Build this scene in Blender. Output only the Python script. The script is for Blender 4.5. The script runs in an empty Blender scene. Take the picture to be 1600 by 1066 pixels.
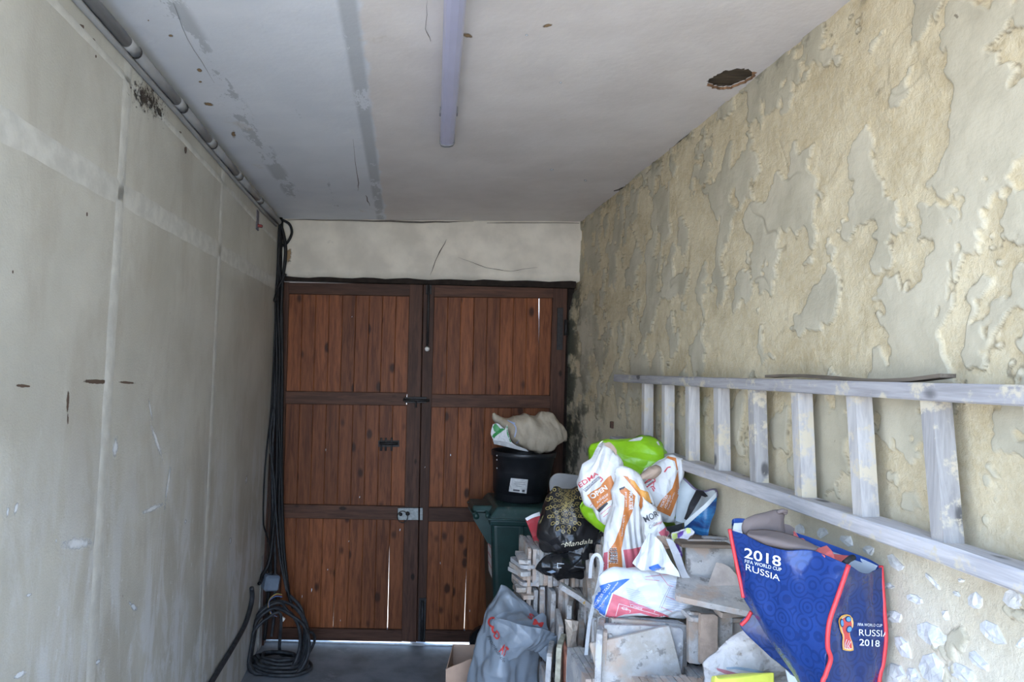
import bpy, bmesh, math, random
import numpy as np
from mathutils import Vector, Matrix
from mathutils.bvhtree import BVHTree

random.seed(7)
SC = bpy.context.scene
COL = SC.collection

# ---------------------------------------------------------------- camera, world, sun, exposure
CH = 1.85                     # eye height
F = 1067.0                    # focal length in pixels of the 1600 px frame
CX, CY = 631.0, 575.0         # vanishing point of the passage
ROLL = math.radians(1.5)
SR, CR = math.sin(ROLL), math.cos(ROLL)

cam = bpy.data.cameras.new('camera')
cam.sensor_width = 36.0
cam.lens = 36.0 * F / 1600.0
cam.shift_x = (800 - CX) / 1600.0
cam.shift_y = (CY - 533) / 1600.0
cam.clip_start = 0.02
camo = bpy.data.objects.new('camera', cam)
COL.objects.link(camo)
right, up = Vector((CR, 0, SR)), Vector((-SR, 0, CR))
m = Matrix((right, up, Vector((0, -1, 0)))).transposed().to_4x4()
m.translation = Vector((0, 0, CH))
camo.matrix_world = m
SC.camera = camo

world = bpy.data.worlds.new('daylight')
SC.world = world
world.use_nodes = True
wn, wl = world.node_tree.nodes, world.node_tree.links
wn.clear()
wo = wn.new('ShaderNodeOutputWorld')
wb = wn.new('ShaderNodeBackground')
wb.inputs['Strength'].default_value = 5.0
tc = wn.new('ShaderNodeTexCoord')
sep = wn.new('ShaderNodeSeparateXYZ')
rp = wn.new('ShaderNodeValToRGB')
rp.color_ramp.elements[0].position = 0.0
rp.color_ramp.elements[0].color = (0.78, 0.85, 0.97, 1)
rp.color_ramp.elements[1].position = 0.75
rp.color_ramp.elements[1].color = (0.30, 0.54, 1.0, 1)
e = rp.color_ramp.elements.new(0.22)
e.color = (0.50, 0.70, 1.0, 1)
wl.new(tc.outputs['Generated'], sep.inputs[0])
wl.new(sep.outputs['Z'], rp.inputs['Fac'])
wl.new(rp.outputs['Color'], wb.inputs['Color'])
wl.new(wb.outputs[0], wo.inputs[0])

sun = bpy.data.lights.new('sun', 'SUN')
sun.energy = 9.0
sun.angle = math.radians(0.6)
sun.color = (1.0, 0.93, 0.82)
suno = bpy.data.objects.new('sun', sun)
COL.objects.link(suno)
suno.rotation_euler = Vector((0.42, -0.16, -0.85)).to_track_quat('-Z', 'Y').to_euler()

Y_OPEN = 0.3                  # edge of the roof; the left wall begins a little further in, the right wall runs on outside
Y_LEFT = 1.1  # left wall cut short out of view so daylight reaches the right wall
Y_RIGHT = -2.0  # unseen run added to the right wall to screen light off the left

vs = SC.view_settings
SC.display_settings.display_device = 'sRGB'
vs.view_transform = 'Standard'
vs.look = 'None'
vs.gamma = 1.0
vs.exposure = 0.6
vs.use_curve_mapping = False

# ---------------------------------------------------------------- pixel rays of the photograph -> points in the room
def P(px, py, d):
    u, v = (px - CX) / F, (CY - py) / F
    return Vector((d * (u * CR - v * SR), d, CH + d * (u * SR + v * CR)))

def RAY(px, py):
    return P(px, py, 1.0) - Vector((0, 0, CH))

EYE = Vector((0, 0, CH))

# ---------------------------------------------------------------- numpy noise
_rng = np.random.RandomState(11)
_perm = np.concatenate([_rng.permutation(256)] * 3)
_g = _rng.normal(size=(256, 3))
_g /= np.linalg.norm(_g, axis=1)[:, None]

def perlin(p):
    p = np.asarray(p, dtype=float)
    i = np.floor(p).astype(int)
    f = p - i
    i &= 255
    w = f * f * f * (f * (f * 6 - 15) + 10)
    r = 0
    for dx in (0, 1):
        wx = w[..., 0] if dx else 1 - w[..., 0]
        for dy in (0, 1):
            wy = w[..., 1] if dy else 1 - w[..., 1]
            for dz in (0, 1):
                wz = w[..., 2] if dz else 1 - w[..., 2]
                h = _perm[_perm[_perm[i[..., 0] + dx] + i[..., 1] + dy] + i[..., 2] + dz]
                g = _g[h]
                r = r + wx * wy * wz * (g[..., 0] * (f[..., 0] - dx) + g[..., 1] * (f[..., 1] - dy) + g[..., 2] * (f[..., 2] - dz))
    return r

def fbm(p, o=4, gain=.5):
    r, a = 0, 1.0
    for k in range(o):
        r = r + a * perlin(p * (2 ** k) + 17.3 * k)
        a *= gain
    return r

def sstep(a, b, x):
    t = np.clip((x - a) / (b - a), 0, 1)
    return t * t * (3 - 2 * t)

# ---------------------------------------------------------------- objects
def put(o, label=None, cat=None, group=None, kind=None):
    if label: o['label'] = label
    if cat: o['category'] = cat
    if group: o['group'] = group
    if kind: o['kind'] = kind
    return o

OFF = {}
def mk(name, verts, faces, mat, parent=None, origin=None, smooth=False):
    v = verts if isinstance(verts, np.ndarray) else np.array([tuple(x) for x in verts], dtype=float)
    if parent is not None:
        off = np.array(OFF[parent.name])
    elif origin is not None:
        off = np.array(origin, dtype=float)
    else:
        lo, hi = v.min(0), v.max(0)
        off = np.array([(lo[0] + hi[0]) / 2, (lo[1] + hi[1]) / 2, lo[2]])
    me = bpy.data.meshes.new(name)
    me.from_pydata((v - off).tolist(), [], [tuple(int(q) for q in f) for f in faces])
    me.materials.append(mat)
    if smooth:
        me.polygons.foreach_set('use_smooth', [True] * len(me.polygons))
    me.update()
    o = bpy.data.objects.new(name, me)
    COL.objects.link(o)
    OFF[o.name] = Vector(off)
    if parent is not None:
        o.parent = parent
    else:
        o.location = off
    return o

def empty(name, loc):
    o = bpy.data.objects.new(name, None)
    o.empty_display_size = 0.05
    COL.objects.link(o)
    o.location = loc
    OFF[o.name] = Vector(loc)
    return o

class MB:
    """collects simple shapes; all of them end up in one mesh object (one part)"""
    def __init__(s): s.v, s.f = [], []
    def add(s, v, f):
        n = len(s.v)
        s.v += [Vector(x) for x in v]
        s.f += [tuple(i + n for i in q) for q in f]
        return s
    def hexa(s, a):               # 8 corners: front quad 0-3 (TL TR BR BL) then back quad 4-7
        return s.add(a, [(0, 3, 2, 1), (4, 5, 6, 7), (0, 1, 5, 4), (1, 2, 6, 5), (2, 3, 7, 6), (3, 0, 4, 7)])
    def box(s, x0, x1, y0, y1, z0, z1, c=0.0):
        if c <= 0:
            return s.hexa([(x0, y0, z1), (x1, y0, z1), (x1, y0, z0), (x0, y0, z0), (x0, y1, z1), (x1, y1, z1), (x1, y1, z0), (x0, y1, z0)])
        bm = bmesh.new()
        bmesh.ops.create_cube(bm, size=1)
        for q in bm.verts:
            q.co = Vector(((x0 + x1) / 2 + q.co.x * (x1 - x0), (y0 + y1) / 2 + q.co.y * (y1 - y0), (z0 + z1) / 2 + q.co.z * (z1 - z0)))
        bmesh.ops.bevel(bm, geom=bm.edges[:], offset=c, segments=1, affect='EDGES')
        bm.verts.index_update()
        s.add([q.co.copy() for q in bm.verts], [[q.index for q in f.verts] for f in bm.faces])
        bm.free()
        return s
    def tube(s, pts, r, n=8, cap=True):
        v, f = tube_geo(pts, r, n, cap)
        return s.add(v, f)
    def xform(s, M4):
        s.v = [M4 @ x for x in s.v]
        return s
    def build(s, name, mat, parent=None, smooth=False, origin=None):
        return mk(name, s.v, s.f, mat, parent, origin, smooth)

def tube_geo(pts, r, n=8, cap=True):
    pts = [Vector(p) for p in pts]
    rs = r if isinstance(r, (list, tuple)) else [r] * len(pts)
    v, f = [], []
    ref = None
    for i, p in enumerate(pts):
        t = (pts[min(i + 1, len(pts) - 1)] - pts[max(i - 1, 0)]).normalized()
        if ref is None:
            ref = Vector((0, 0, 1)) if abs(t.z) < .9 else Vector((1, 0, 0))
        a = (ref - t * ref.dot(t)).normalized()
        ref = a
        b = t.cross(a)
        for k in range(n):
            th = 2 * math.pi * k / n
            v.append(p + (a * math.cos(th) + b * math.sin(th)) * rs[i])
    for i in range(len(pts) - 1):
        for k in range(n):
            a0, a1 = i * n + k, i * n + (k + 1) % n
            f.append((a0, a1, a1 + n, a0 + n))
    if cap:
        f.append(tuple(range(n - 1, -1, -1)))
        f.append(tuple((len(pts) - 1) * n + k for k in range(n)))
    return v, f

def smooth_path(pts, k=6):
    pts = [Vector(p) for p in pts]
    out = []
    for i in range(len(pts) - 1):
        p0, p1, p2, p3 = pts[max(i - 1, 0)], pts[i], pts[i + 1], pts[min(i + 2, len(pts) - 1)]
        for j in range(k):
            t = j / k
            out.append(.5 * ((2 * p1) + (p2 - p0) * t + (2 * p0 - 5 * p1 + 4 * p2 - p3) * t * t + (3 * p1 - p0 - 3 * p2 + p3) * t ** 3))
    out.append(pts[-1])
    return out

def lathe(prof, c, n=40, axis=None):
    """prof: list of (radius, height); closed ends where the radius is 0"""
    v, f = [], []
    for r, h in prof:
        for k in range(n):
            th = 2 * math.pi * k / n
            v.append(Vector((c[0] + r * math.cos(th), c[1] + r * math.sin(th), c[2] + h)))
    for i in range(len(prof) - 1):
        for k in range(n):
            a, b = i * n + k, i * n + (k + 1) % n
            f.append((a, b, b + n, a + n))
    return v, f

# ---------------------------------------------------------------- materials
def new_mat(name):
    mt = bpy.data.materials.new(name)
    mt.use_nodes = True
    nt = mt.node_tree
    b = nt.nodes['Principled BSDF']
    return mt, nt, b

def N(nt, kind, **kw):
    n = nt.nodes.new(kind)
    for k, val in kw.items():
        if k in n.inputs:
            n.inputs[k].default_value = val
        else:
            setattr(n, k, val)
    return n

def noise(nt, vec, scale, detail=4, rough=.55, dist=0.0):
    n = N(nt, 'ShaderNodeTexNoise', Scale=scale, Detail=detail, Roughness=rough, Distortion=dist)
    nt.links.new(vec, n.inputs['Vector'])
    return n.outputs['Fac']

def ramp(nt, fac, stops):
    r = N(nt, 'ShaderNodeValToRGB')
    el = r.color_ramp.elements
    for i, (p, c) in enumerate(stops):
        q = el[i] if i < 2 else el.new(p)
        q.position = p
        q.color = (*c, 1) if len(c) == 3 else c
    nt.links.new(fac, r.inputs['Fac'])
    return r.outputs['Color']

def sc(nt, fac, a, b):            # float ramp a..b -> 0..1, clamped smooth
    n = N(nt, 'ShaderNodeMapRange', interpolation_type='SMOOTHSTEP')
    n.inputs['From Min'].default_value = a
    n.inputs['From Max'].default_value = b
    nt.links.new(fac, n.inputs['Value'])
    return n.outputs['Result']

def mix(nt, fac, a, b, mode='MIX'):
    n = N(nt, 'ShaderNodeMix', data_type='RGBA', blend_type=mode)
    for sock, val in ((n.inputs['Factor'], fac), (n.inputs['A'], a), (n.inputs['B'], b)):
        pass
    ins = [i for i in n.inputs if i.enabled] if False else None
    fi = n.inputs[0]; ai = n.inputs[6]; bi = n.inputs[7]
    for sock, val in ((fi, fac), (ai, a), (bi, b)):
        if hasattr(val, 'is_linked') or hasattr(val, 'links'):
            nt.links.new(val, sock)
        elif isinstance(val, (int, float)):
            sock.default_value = val
        else:
            sock.default_value = (*val, 1) if len(val) == 3 else val
    return n.outputs[2]

def math_(nt, op, a, b=0.0, clamp=False):
    n = N(nt, 'ShaderNodeMath', operation=op, use_clamp=clamp)
    for i, val in enumerate((a, b)):
        if hasattr(val, 'links'):
            nt.links.new(val, n.inputs[i])
        else:
            n.inputs[i].default_value = val
    return n.outputs[0]

def bump(nt, b, h, strength=.3, dist=.01, prev=None):
    n = N(nt, 'ShaderNodeBump', Strength=strength, Distance=dist)
    nt.links.new(h, n.inputs['Height'])
    if prev is not None:
        nt.links.new(prev, n.inputs['Normal'])
    nt.links.new(n.outputs['Normal'], b.inputs['Normal'])
    return n.outputs['Normal']

def coords(nt, stretch=None, rnd=False):
    t = N(nt, 'ShaderNodeTexCoord').outputs['Object']
    if stretch or rnd:
        mp = N(nt, 'ShaderNodeMapping')
        if stretch:
            mp.inputs['Scale'].default_value = stretch
        if rnd:
            oi = N(nt, 'ShaderNodeObjectInfo')
            mu = math_(nt, 'MULTIPLY', oi.outputs['Random'], 37.0)
            nt.links.new(mu, mp.inputs['Location'])
        nt.links.new(t, mp.inputs['Vector'])
        t = mp.outputs['Vector']
    return t

def plain(name, col, rough=.6, var=.18, scale=14, bmp=.15, bscale=90, metal=0.0, spec=.5, coat=0.0, bdist=.004, dirt=None):
    mt, nt, b = new_mat(name)
    t = coords(nt)
    n = noise(nt, t, scale)
    c = mix(nt, sc(nt, n, .3, .7), tuple(x * (1 - var) for x in col), tuple(min(1, x * (1 + var)) for x in col))
    if dirt:
        n2 = noise(nt, t, dirt[1], 6, .7)
        c = mix(nt, sc(nt, n2, dirt[2], dirt[2] + .15), c, dirt[0])
    nt.links.new(c, b.inputs['Base Color'])
    b.inputs['Roughness'].default_value = rough
    b.inputs['Metallic'].default_value = metal
    b.inputs['Specular IOR Level'].default_value = spec
    b.inputs['Coat Weight'].default_value = coat
    if bmp:
        bump(nt, b, noise(nt, t, bscale, 5), bmp, bdist)
    return mt

def crinkle(name, col, rough=.4, var=.08, bmp=.5, vs_=28, spec=.5, dirt=None, pattern=None, trans=0.0):
    """sheet plastic / paper: creases from warped voronoi edges and ridged noise"""
    mt, nt, b = new_mat(name)
    t = coords(nt)
    w = N(nt, 'ShaderNodeTexNoise', Scale=9.0, Detail=3.0)
    nt.links.new(t, w.inputs['Vector'])
    add = N(nt, 'ShaderNodeMix', data_type='VECTOR')
    add.inputs[0].default_value = .06
    nt.links.new(t, add.inputs[4]); nt.links.new(w.outputs['Color'], add.inputs[5])
    vo = N(nt, 'ShaderNodeTexVoronoi', feature='F1', distance='CHEBYCHEV', Scale=vs_)
    nt.links.new(add.outputs[1], vo.inputs['Vector'])
    vo2 = N(nt, 'ShaderNodeTexVoronoi', feature='SMOOTH_F1', Scale=vs_ * .45)
    nt.links.new(add.outputs[1], vo2.inputs['Vector'])
    hgt = math_(nt, 'ADD', vo.outputs['Distance'], math_(nt, 'MULTIPLY', vo2.outputs['Distance'], 1.6))
    hgt = math_(nt, 'ADD', hgt, math_(nt, 'MULTIPLY', noise(nt, t, 60, 4), .5))
    n = noise(nt, t, 10)
    c = mix(nt, sc(nt, n, .3, .7), tuple(x * (1 - var) for x in col), tuple(min(1, x * (1 + var)) for x in col))
    if pattern:                   # tone on tone ring ornament
        v3 = N(nt, 'ShaderNodeTexVoronoi', feature='F1', Scale=26.0)
        nt.links.new(t, v3.inputs['Vector'])
        s = math_(nt, 'SINE', math_(nt, 'MULTIPLY', v3.outputs['Distance'], 26.0))
        c = mix(nt, math_(nt, 'MULTIPLY', sc(nt, s, .1, .6), .8), c, pattern)
    if dirt:
        n2 = noise(nt, t, dirt[1], 6, .7)
        c = mix(nt, sc(nt, n2, dirt[2], dirt[2] + .15), c, dirt[0])
    nt.links.new(c, b.inputs['Base Color'])
    b.inputs['Roughness'].default_value = rough
    b.inputs['Specular IOR Level'].default_value = spec
    bump(nt, b, hgt, bmp, .006)
    return mt

def wood(name, dark, light, grain=1.0, rough=.55, axis='Z', dirt=None, bmp=.25, rnd=True, knot=(.17, .09)):
    mt, nt, b = new_mat(name)
    st = {'Z': (14, 14, 1.1), 'X': (1.1, 14, 14), 'Y': (14, 1.1, 14)}[axis]
    t = coords(nt, st, rnd)
    n = noise(nt, t, 3.2 * grain, 6, .62, .6)
    n2 = noise(nt, t, 14 * grain, 3, .5)
    f = math_(nt, 'ADD', math_(nt, 'MULTIPLY', n, .75), math_(nt, 'MULTIPLY', n2, .25))
    c = mix(nt, sc(nt, f, .33, .66), dark, light)
    oi = N(nt, 'ShaderNodeObjectInfo')
    hsv = N(nt, 'ShaderNodeHueSaturation')
    nt.links.new(math_(nt, 'ADD', math_(nt, 'MULTIPLY', oi.outputs['Random'], .5), .75), hsv.inputs['Value'])
    nt.links.new(c, hsv.inputs['Color'])
    c = hsv.outputs['Color']
    # knots
    tk = coords(nt, {'Z': (8, 8, 4.6), 'X': (4.6, 8, 8), 'Y': (8, 4.6, 8)}[axis], True)
    vk = N(nt, 'ShaderNodeTexVoronoi', Scale=1.0)
    nt.links.new(tk, vk.inputs['Vector'])
    kd = math_(nt, 'ADD', vk.outputs['Distance'], math_(nt, 'MULTIPLY', noise(nt, t, 6, 2), .06))
    c = mix(nt, math_(nt, 'MULTIPLY', sc(nt, kd, *knot), .9), c, tuple(x * .28 for x in dark))
    if dirt:
        t0 = coords(nt)
        n3 = noise(nt, t0, dirt[1], 6, .7)
        c = mix(nt, sc(nt, n3, dirt[2], dirt[2] + .1), c, dirt[0])
    nt.links.new(c, b.inputs['Base Color'])
    b.inputs['Roughness'].default_value = rough
    b.inputs['Specular IOR Level'].default_value = .22
    bump(nt, b, f, bmp, .004)
    return mt
# ---------------------------------------------------------------- planes of the room
def LW(px, py, off=0.0):          # left wall leans a little
    r = RAY(px, py)
    t = (-.9 + off + .02357 * CH) / (r.x - .02357 * r.z)
    return EYE + r * t
def RW(px, py, off=0.0):
    r = RAY(px, py)
    return EYE + r * ((1.14 - off) / r.x)
def CZ(x): return 2.803 + (x + .835) * .0177
def CL(px, py, off=0.0):
    r = RAY(px, py)
    t = (2.803 - off + .835 * .0177 - CH) / (r.z - .0177 * r.x)
    return EYE + r * t
def YP(d):
    return lambda px, py, off=0.0: P(px, py, d - off)
def FL(px, py, off=0.0):
    r = RAY(px, py)
    return EYE + r * ((off - CH) / r.z)

Y_BACK, Y_DOOR = 4.47, 4.57

# ---------------------------------------------------------------- structure materials
def mat_left_wall():
    mt, nt, b = new_mat('painted_board')
    t = coords(nt)
    n = noise(nt, t, 2.2, 6, .6)
    c = mix(nt, sc(nt, n, .3, .7), (.44, .42, .36), (.56, .54, .475))
    # whitish rubbed paint and chips, mostly in the lower half where things have scraped along
    ts = coords(nt, (1, 2.6, .8))
    wear = sc(nt, noise(nt, ts, 2.3, 7, .7, .6), .46, .6)
    z = N(nt, 'ShaderNodeSeparateXYZ'); nt.links.new(t, z.inputs[0])
    low = sc(nt, z.outputs['Z'], 2.0, .6)
    grime = math_(nt, 'MULTIPLY', sc(nt, noise(nt, coords(nt, (1, 2.4, 1.1)), 1.7, 6, .65, .4), .45, .66), .5)
    c = mix(nt, grime, c, (.37, .335, .275))
    c = mix(nt, math_(nt, 'MULTIPLY', math_(nt, 'MULTIPLY', wear, low), .8), c, (.66, .67, .68))
    chips = sc(nt, noise(nt, coords(nt, (1, 3.2, 1.1)), 17, 5, .7), .645, .68)
    c = mix(nt, math_(nt, 'MULTIPLY', chips, math_(nt, 'MULTIPLY', low, .85)), c, (.78, .80, .83))
    spk = sc(nt, noise(nt, coords(nt, (1, 1.6, .8)), 30, 3, .6), .745, .77)
    c = mix(nt, math_(nt, 'MULTIPLY', spk, .7), c, (.12, .075, .045))
    nt.links.new(c, b.inputs['Base Color'])
    b.inputs['Roughness'].default_value = .42
    b.inputs['Specular IOR Level'].default_value = .45
    bump(nt, b, math_(nt, 'ADD', noise(nt, t, 170, 3), math_(nt, 'MULTIPLY', noise(nt, t, 8, 5), 1.5)), .3, .004)
    return mt
M_LW = mat_left_wall()
M_TAPE = plain('joint_filler', (.545, .53, .48), .5, .1, 20, .2, 120)

def mat_ceiling():
    mt, nt, b = new_mat('ceiling_plaster')
    t = coords(nt)
    z = N(nt, 'ShaderNodeSeparateXYZ'); nt.links.new(t, z.inputs[0])
    x = z.outputs['X']
    wob = math_(nt, 'MULTIPLY', math_(nt, 'SUBTRACT', noise(nt, coords(nt, (1, .8, 1)), 7, 6, .65), .5), .09)
    xs = math_(nt, 'ADD', x, wob)
    left = sc(nt, xs, -.135, -.155)
    n = noise(nt, t, 3, 5, .6)
    warm = mix(nt, sc(nt, n, .3, .7), (.62, .57, .535), (.70, .65, .615))
    cool = mix(nt, sc(nt, n, .3, .7), (.62, .635, .665), (.69, .70, .725))
    c = mix(nt, left, warm, cool)
    n5 = noise(nt, coords(nt, (1, .35, 1)), 9, 6, .7)
    for x0, w, th in ((-.175, .035, .44), (-.65, .055, .53), (-.43, .02, .56)):
        d = math_(nt, 'ABSOLUTE', math_(nt, 'SUBTRACT', x, x0 if True else 0))
        band = sc(nt, d, w, w * .45)
        f = math_(nt, 'MULTIPLY', band, sc(nt, n5, th, th + .035))
        c = mix(nt, math_(nt, 'MULTIPLY', f, .8), c, (.40, .415, .43))
    st = sc(nt, noise(nt, coords(nt, (1, .7, 1)), 4.5, 7, .72), .62, .72)
    c = mix(nt, math_(nt, 'MULTIPLY', st, .35), c, (.50, .43, .34))
    nt.links.new(c, b.inputs['Base Color'])
    b.inputs['Roughness'].default_value = .75
    bump(nt, b, math_(nt, 'ADD', noise(nt, t, 5, 5), math_(nt, 'MULTIPLY', noise(nt, t, 60, 4), .15)), .35, .012)
    return mt
M_CEIL = mat_ceiling()

def mat_right_wall():
    mt, nt, b = new_mat('rough_render')
    t = coords(nt)
    at = lambda nm: N(nt, 'ShaderNodeAttribute', attribute_name=nm).outputs['Fac']
    n = noise(nt, t, 6, 6, .65)
    n2 = noise(nt, t, 55, 4, .6)
    base = mix(nt, sc(nt, n, .3, .7), (.50, .405, .245), (.645, .55, .365))
    base = mix(nt, math_(nt, 'MULTIPLY', sc(nt, n2, .35, .7), .4), base, (.66, .60, .45))
    base = mix(nt, at('low'), base, mix(nt, sc(nt, n, .3, .7), (.63, .555, .42), (.71, .645, .515)))
    patch = mix(nt, sc(nt, noise(nt, t, 4, 5, .6), .3, .7), (.39, .35, .255), (.51, .46, .345))
    c = mix(nt, at('patch'), base, patch)
    c = mix(nt, math_(nt, 'MULTIPLY', at('crack'), .75), c, (.19, .155, .105))
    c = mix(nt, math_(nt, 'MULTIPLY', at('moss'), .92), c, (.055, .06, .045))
    spk = sc(nt, noise(nt, t, 22, 3, .6), .73, .76)
    c = mix(nt, math_(nt, 'MULTIPLY', spk, .7), c, (.09, .07, .05))
    nt.links.new(c, b.inputs['Base Color'])
    b.inputs['Roughness'].default_value = .85
    b.inputs['Specular IOR Level'].default_value = .3
    g = math_(nt, 'MULTIPLY', math_(nt, 'SUBTRACT', 1.15, at('patch')), noise(nt, t, 130, 6, .7))
    bump(nt, b, math_(nt, 'ADD', g, math_(nt, 'MULTIPLY', noise(nt, t, 30, 5, .65), .6)), .6, .007)
    return mt
M_RW = mat_right_wall()
M_LINT = plain('lintel_plaster', (.65, .595, .50), .8, .12, 5, .35, 60, dirt=((.36, .33, .28), 5, .64))
M_FLOOR = plain('garage_floor', (.175, .185, .205), .6, .25, 5, .2, 80, dirt=((.30, .31, .33), 3, .6))
M_GROUND = plain('outside_ground', (.60, .51, .40), .9, .1, 2, .2, 40)
M_DARKGAP = plain('dark_frame', (.022, .016, .013), .8, .3, 20, .2, spec=.15)

# ---------------------------------------------------------------- floor, outside, ceiling, left wall
mb = MB(); mb.box(-1.12, 1.25, -2.0, 4.64, -.12, 0.0)
put(mb.build('floor', M_FLOOR, origin=(0, 0, 0)), kind='structure')
mb = MB(); mb.box(-30, 30, -30, 30, -.3, -.02)
put(mb.build('ground_outside', M_GROUND, origin=(0, 0, -.3)), kind='structure')

# ceiling with a real hole where the plaster has fallen off the laths
hole_px = [(1104, 131), (1105, 125), (1112, 121), (1120, 116), (1130, 111), (1143, 109), (1155, 107.5), (1165, 108), (1174, 109), (1179, 114),
           (1178, 119), (1172, 125), (1164, 129), (1153, 133), (1142, 137.5), (1131, 139), (1122, 138), (1112, 136)]
hole = [CL(*q) for q in hole_px]
hc = sum(hole, Vector()) / len(hole)
hole2 = []
for i, q in enumerate(hole):
    nx = hole[(i + 1) % len(hole)]
    for k in range(3):
        w = q.lerp(nx, k / 3)
        w += (w - hc).normalized() * random.uniform(-.006, .006)
        w.z = CZ(w.x)
        hole2.append(w)
bm = bmesh.new()
outer = [bm.verts.new((x, y, CZ(x))) for x, y in ((-1.1, Y_OPEN), (1.35, Y_OPEN), (1.35, 4.75), (-1.1, 4.75))]
inner = [bm.verts.new(w) for w in hole2]
ed = [bm.edges.new((outer[i], outer[(i + 1) % 4])) for i in range(4)]
ed += [bm.edges.new((inner[i], inner[(i + 1) % len(inner)])) for i in range(len(inner))]
bmesh.ops.triangle_fill(bm, use_beauty=True, edges=ed)
for f in bm.faces:
    if f.normal.z > 0: f.normal_flip()
top = [bm.verts.new(w + Vector((0, 0, .009))) for w in hole2]
k = len(inner)
for i in range(k):
    bm.faces.new((inner[i], inner[(i + 1) % k], top[(i + 1) % k], top[i]))
bm.verts.index_update()
vv = [q.co.copy() for q in bm.verts]; ff = [[q.index for q in f.verts] for f in bm.faces]
bm.free()
ceil = put(mk('ceiling', vv, ff, M_CEIL, origin=(0, 0, 0)), kind='structure')
mb = MB(); mb.box(-1.1, 1.35, Y_OPEN, 4.75, 2.90, 3.1)
put(mb.build('trim_roof', M_DARKGAP, origin=(0, 0, 0)), kind='structure')
M_LATH = wood('bare_lath', (.035, .026, .018), (.10, .075, .05), 1, .8, 'X', rnd=True)
for i in range(7):
    mb = MB()
    yy = hc.y - .13 + i * .042
    mb.box(hc.x - .16, min(hc.x + .16, 1.16), yy, yy + .037, CZ(hc.x) + .008 + random.uniform(0, .005), CZ(hc.x) + .03, .003)
    mb.build('lath', M_LATH, ceil)
M_RAG = plain('broken_plaster_edge', (.23, .12, .06), .9, .3, 40, .4)
vv, ff = tube_geo([w + Vector((0, 0, .002)) for w in hole2[26:54]], .0045, 5)
mk('broken_edge', vv, ff, M_RAG, ceil)

def lwp(y, z, off=0.0):
    return Vector((-.9 + .02357 * z + off, y, z))
mb = MB()
mb.hexa([(-1.12, Y_LEFT, 2.9), tuple(lwp(Y_LEFT, 2.9, -.014)), tuple(lwp(Y_LEFT, -.05, -.014)), (-1.12, Y_LEFT, -.05),
         (-1.12, 4.75, 2.9), tuple(lwp(4.75, 2.9, -.014)), tuple(lwp(4.75, -.05, -.014)), (-1.12, 4.75, -.05)])
wall_left = put(mb.build('wall_left', M_LW, origin=(0, 0, 0)), kind='structure')
def line_y(a, b):                 # y on a vertical joint as a function of z
    pa, pb = LW(*a), LW(*b)
    return lambda z: pa.y + (pb.y - pa.y) * (z - pa.z) / (pb.z - pa.z)
J = [lambda z: Y_LEFT, line_y((193, 225), (141, 1066)), line_y((345, 352), (312, 1066)), lambda z: 4.74]
zj0, zj1 = LW(20, 203), LW(422, 439)
JZ = lambda y: zj0.z + (zj1.z - zj0.z) * (y - zj0.y) / (zj1.y - zj0.y)
for i in range(3):
    for low in (0, 1):
        cs = []
        for (jj, zt) in ((i, 1), (i + 1, 1), (i + 1, 0), (i, 0)):
            g = .003 if jj == i else -.003
            z = (JZ(J[jj](1.9)) - .003 if zt else 0.0) if low else (2.88 if zt else JZ(J[jj](2.2)) + .003)
            cs.append((J[jj](z) + g, z))
        mb = MB()
        mb.hexa([tuple(lwp(y, z)) for y, z in cs] + [tuple(lwp(y, z, -.013)) for y, z in cs])
        mb.build('wall_panel', M_LW, wall_left)
def tape(pts, w, name='joint_tape'):
    """filled joint: a thin proud strip with a slightly wandering edge; pts are (y, z)"""
    v, f = [], []
    n = len(pts)
    for i, (y, z) in enumerate(pts):
        a = Vector(pts[min(i + 1, n - 1)]) - Vector(pts[max(i - 1, 0)])
        a.normalize()
        nx, nz = -a[1], a[0]
        wa, wb = w * random.uniform(.9, 1.1), w * random.uniform(.9, 1.1)
        for s, o in ((-wa, .0002), (-wa * .7, .0016), (wb * .7, .0016), (wb, .0002)):
            v.append(lwp(y + nx * s, z + nz * s, o))
    for i in range(n - 1):
        for k in range(3):
            a = i * 4 + k
            f.append((a, a + 1, a + 5, a + 4))
    return mk(name, v, f, M_TAPE, wall_left, smooth=True)
tape([(J[1](z), z) for z in np.linspace(.02, 2.78, 40)], .03)
tape([(J[2](z), z) for z in np.linspace(.02, 2.78, 40)], .028)
tape([(y, JZ(y)) for y in np.linspace(Y_LEFT, 4.45, 60)], .036)
tape([(y, 2.66 + .02 * math.sin(y)) for y in np.linspace(Y_LEFT, 4.4, 50)], .012)

# ---------------------------------------------------------------- right wall: rough render with skins of smoother plaster left on it
ys = [Y_RIGHT, -1.2, -.5, 0, .4, .6, .8, .9, 1.0, 1.05]
y = 1.1
while y < 4.75:
    ys.append(y)
    y += .0019 * (y ** 1.45)
ys.append(4.75)
zs = list(np.arange(-.02, .85, .03)) + list(np.arange(.85, 2.9, .0035))
ys, zs = np.array(ys), np.array(zs)
Yg, Zg = np.meshgrid(ys, zs, indexing='ij')
p = np.stack([np.zeros_like(Yg), Yg, Zg], -1)
warp = np.stack([np.zeros_like(Yg), perlin(p * 5 + 3) * .06, perlin(p * 5 + 9) * .06], -1)
pw = p + warp
big = fbm(pw * np.array([1, 2.0, 2.3]) + 31, 3, .55)
mid = fbm(pw * np.array([1, 6.2, 5.2]) + 5, 4, .6)
field = big * .55 + mid * .95
upper = sstep(1.42, 1.7, Zg)
thr = .06 + (1 - upper) * .38 - .07 * sstep(2.1, 1.5, Yg) * sstep(2.5, 2.1, Zg) - .05 * sstep(2.8, 4.2, Yg)
patch = sstep(-.024, .024, field - thr)
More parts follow.
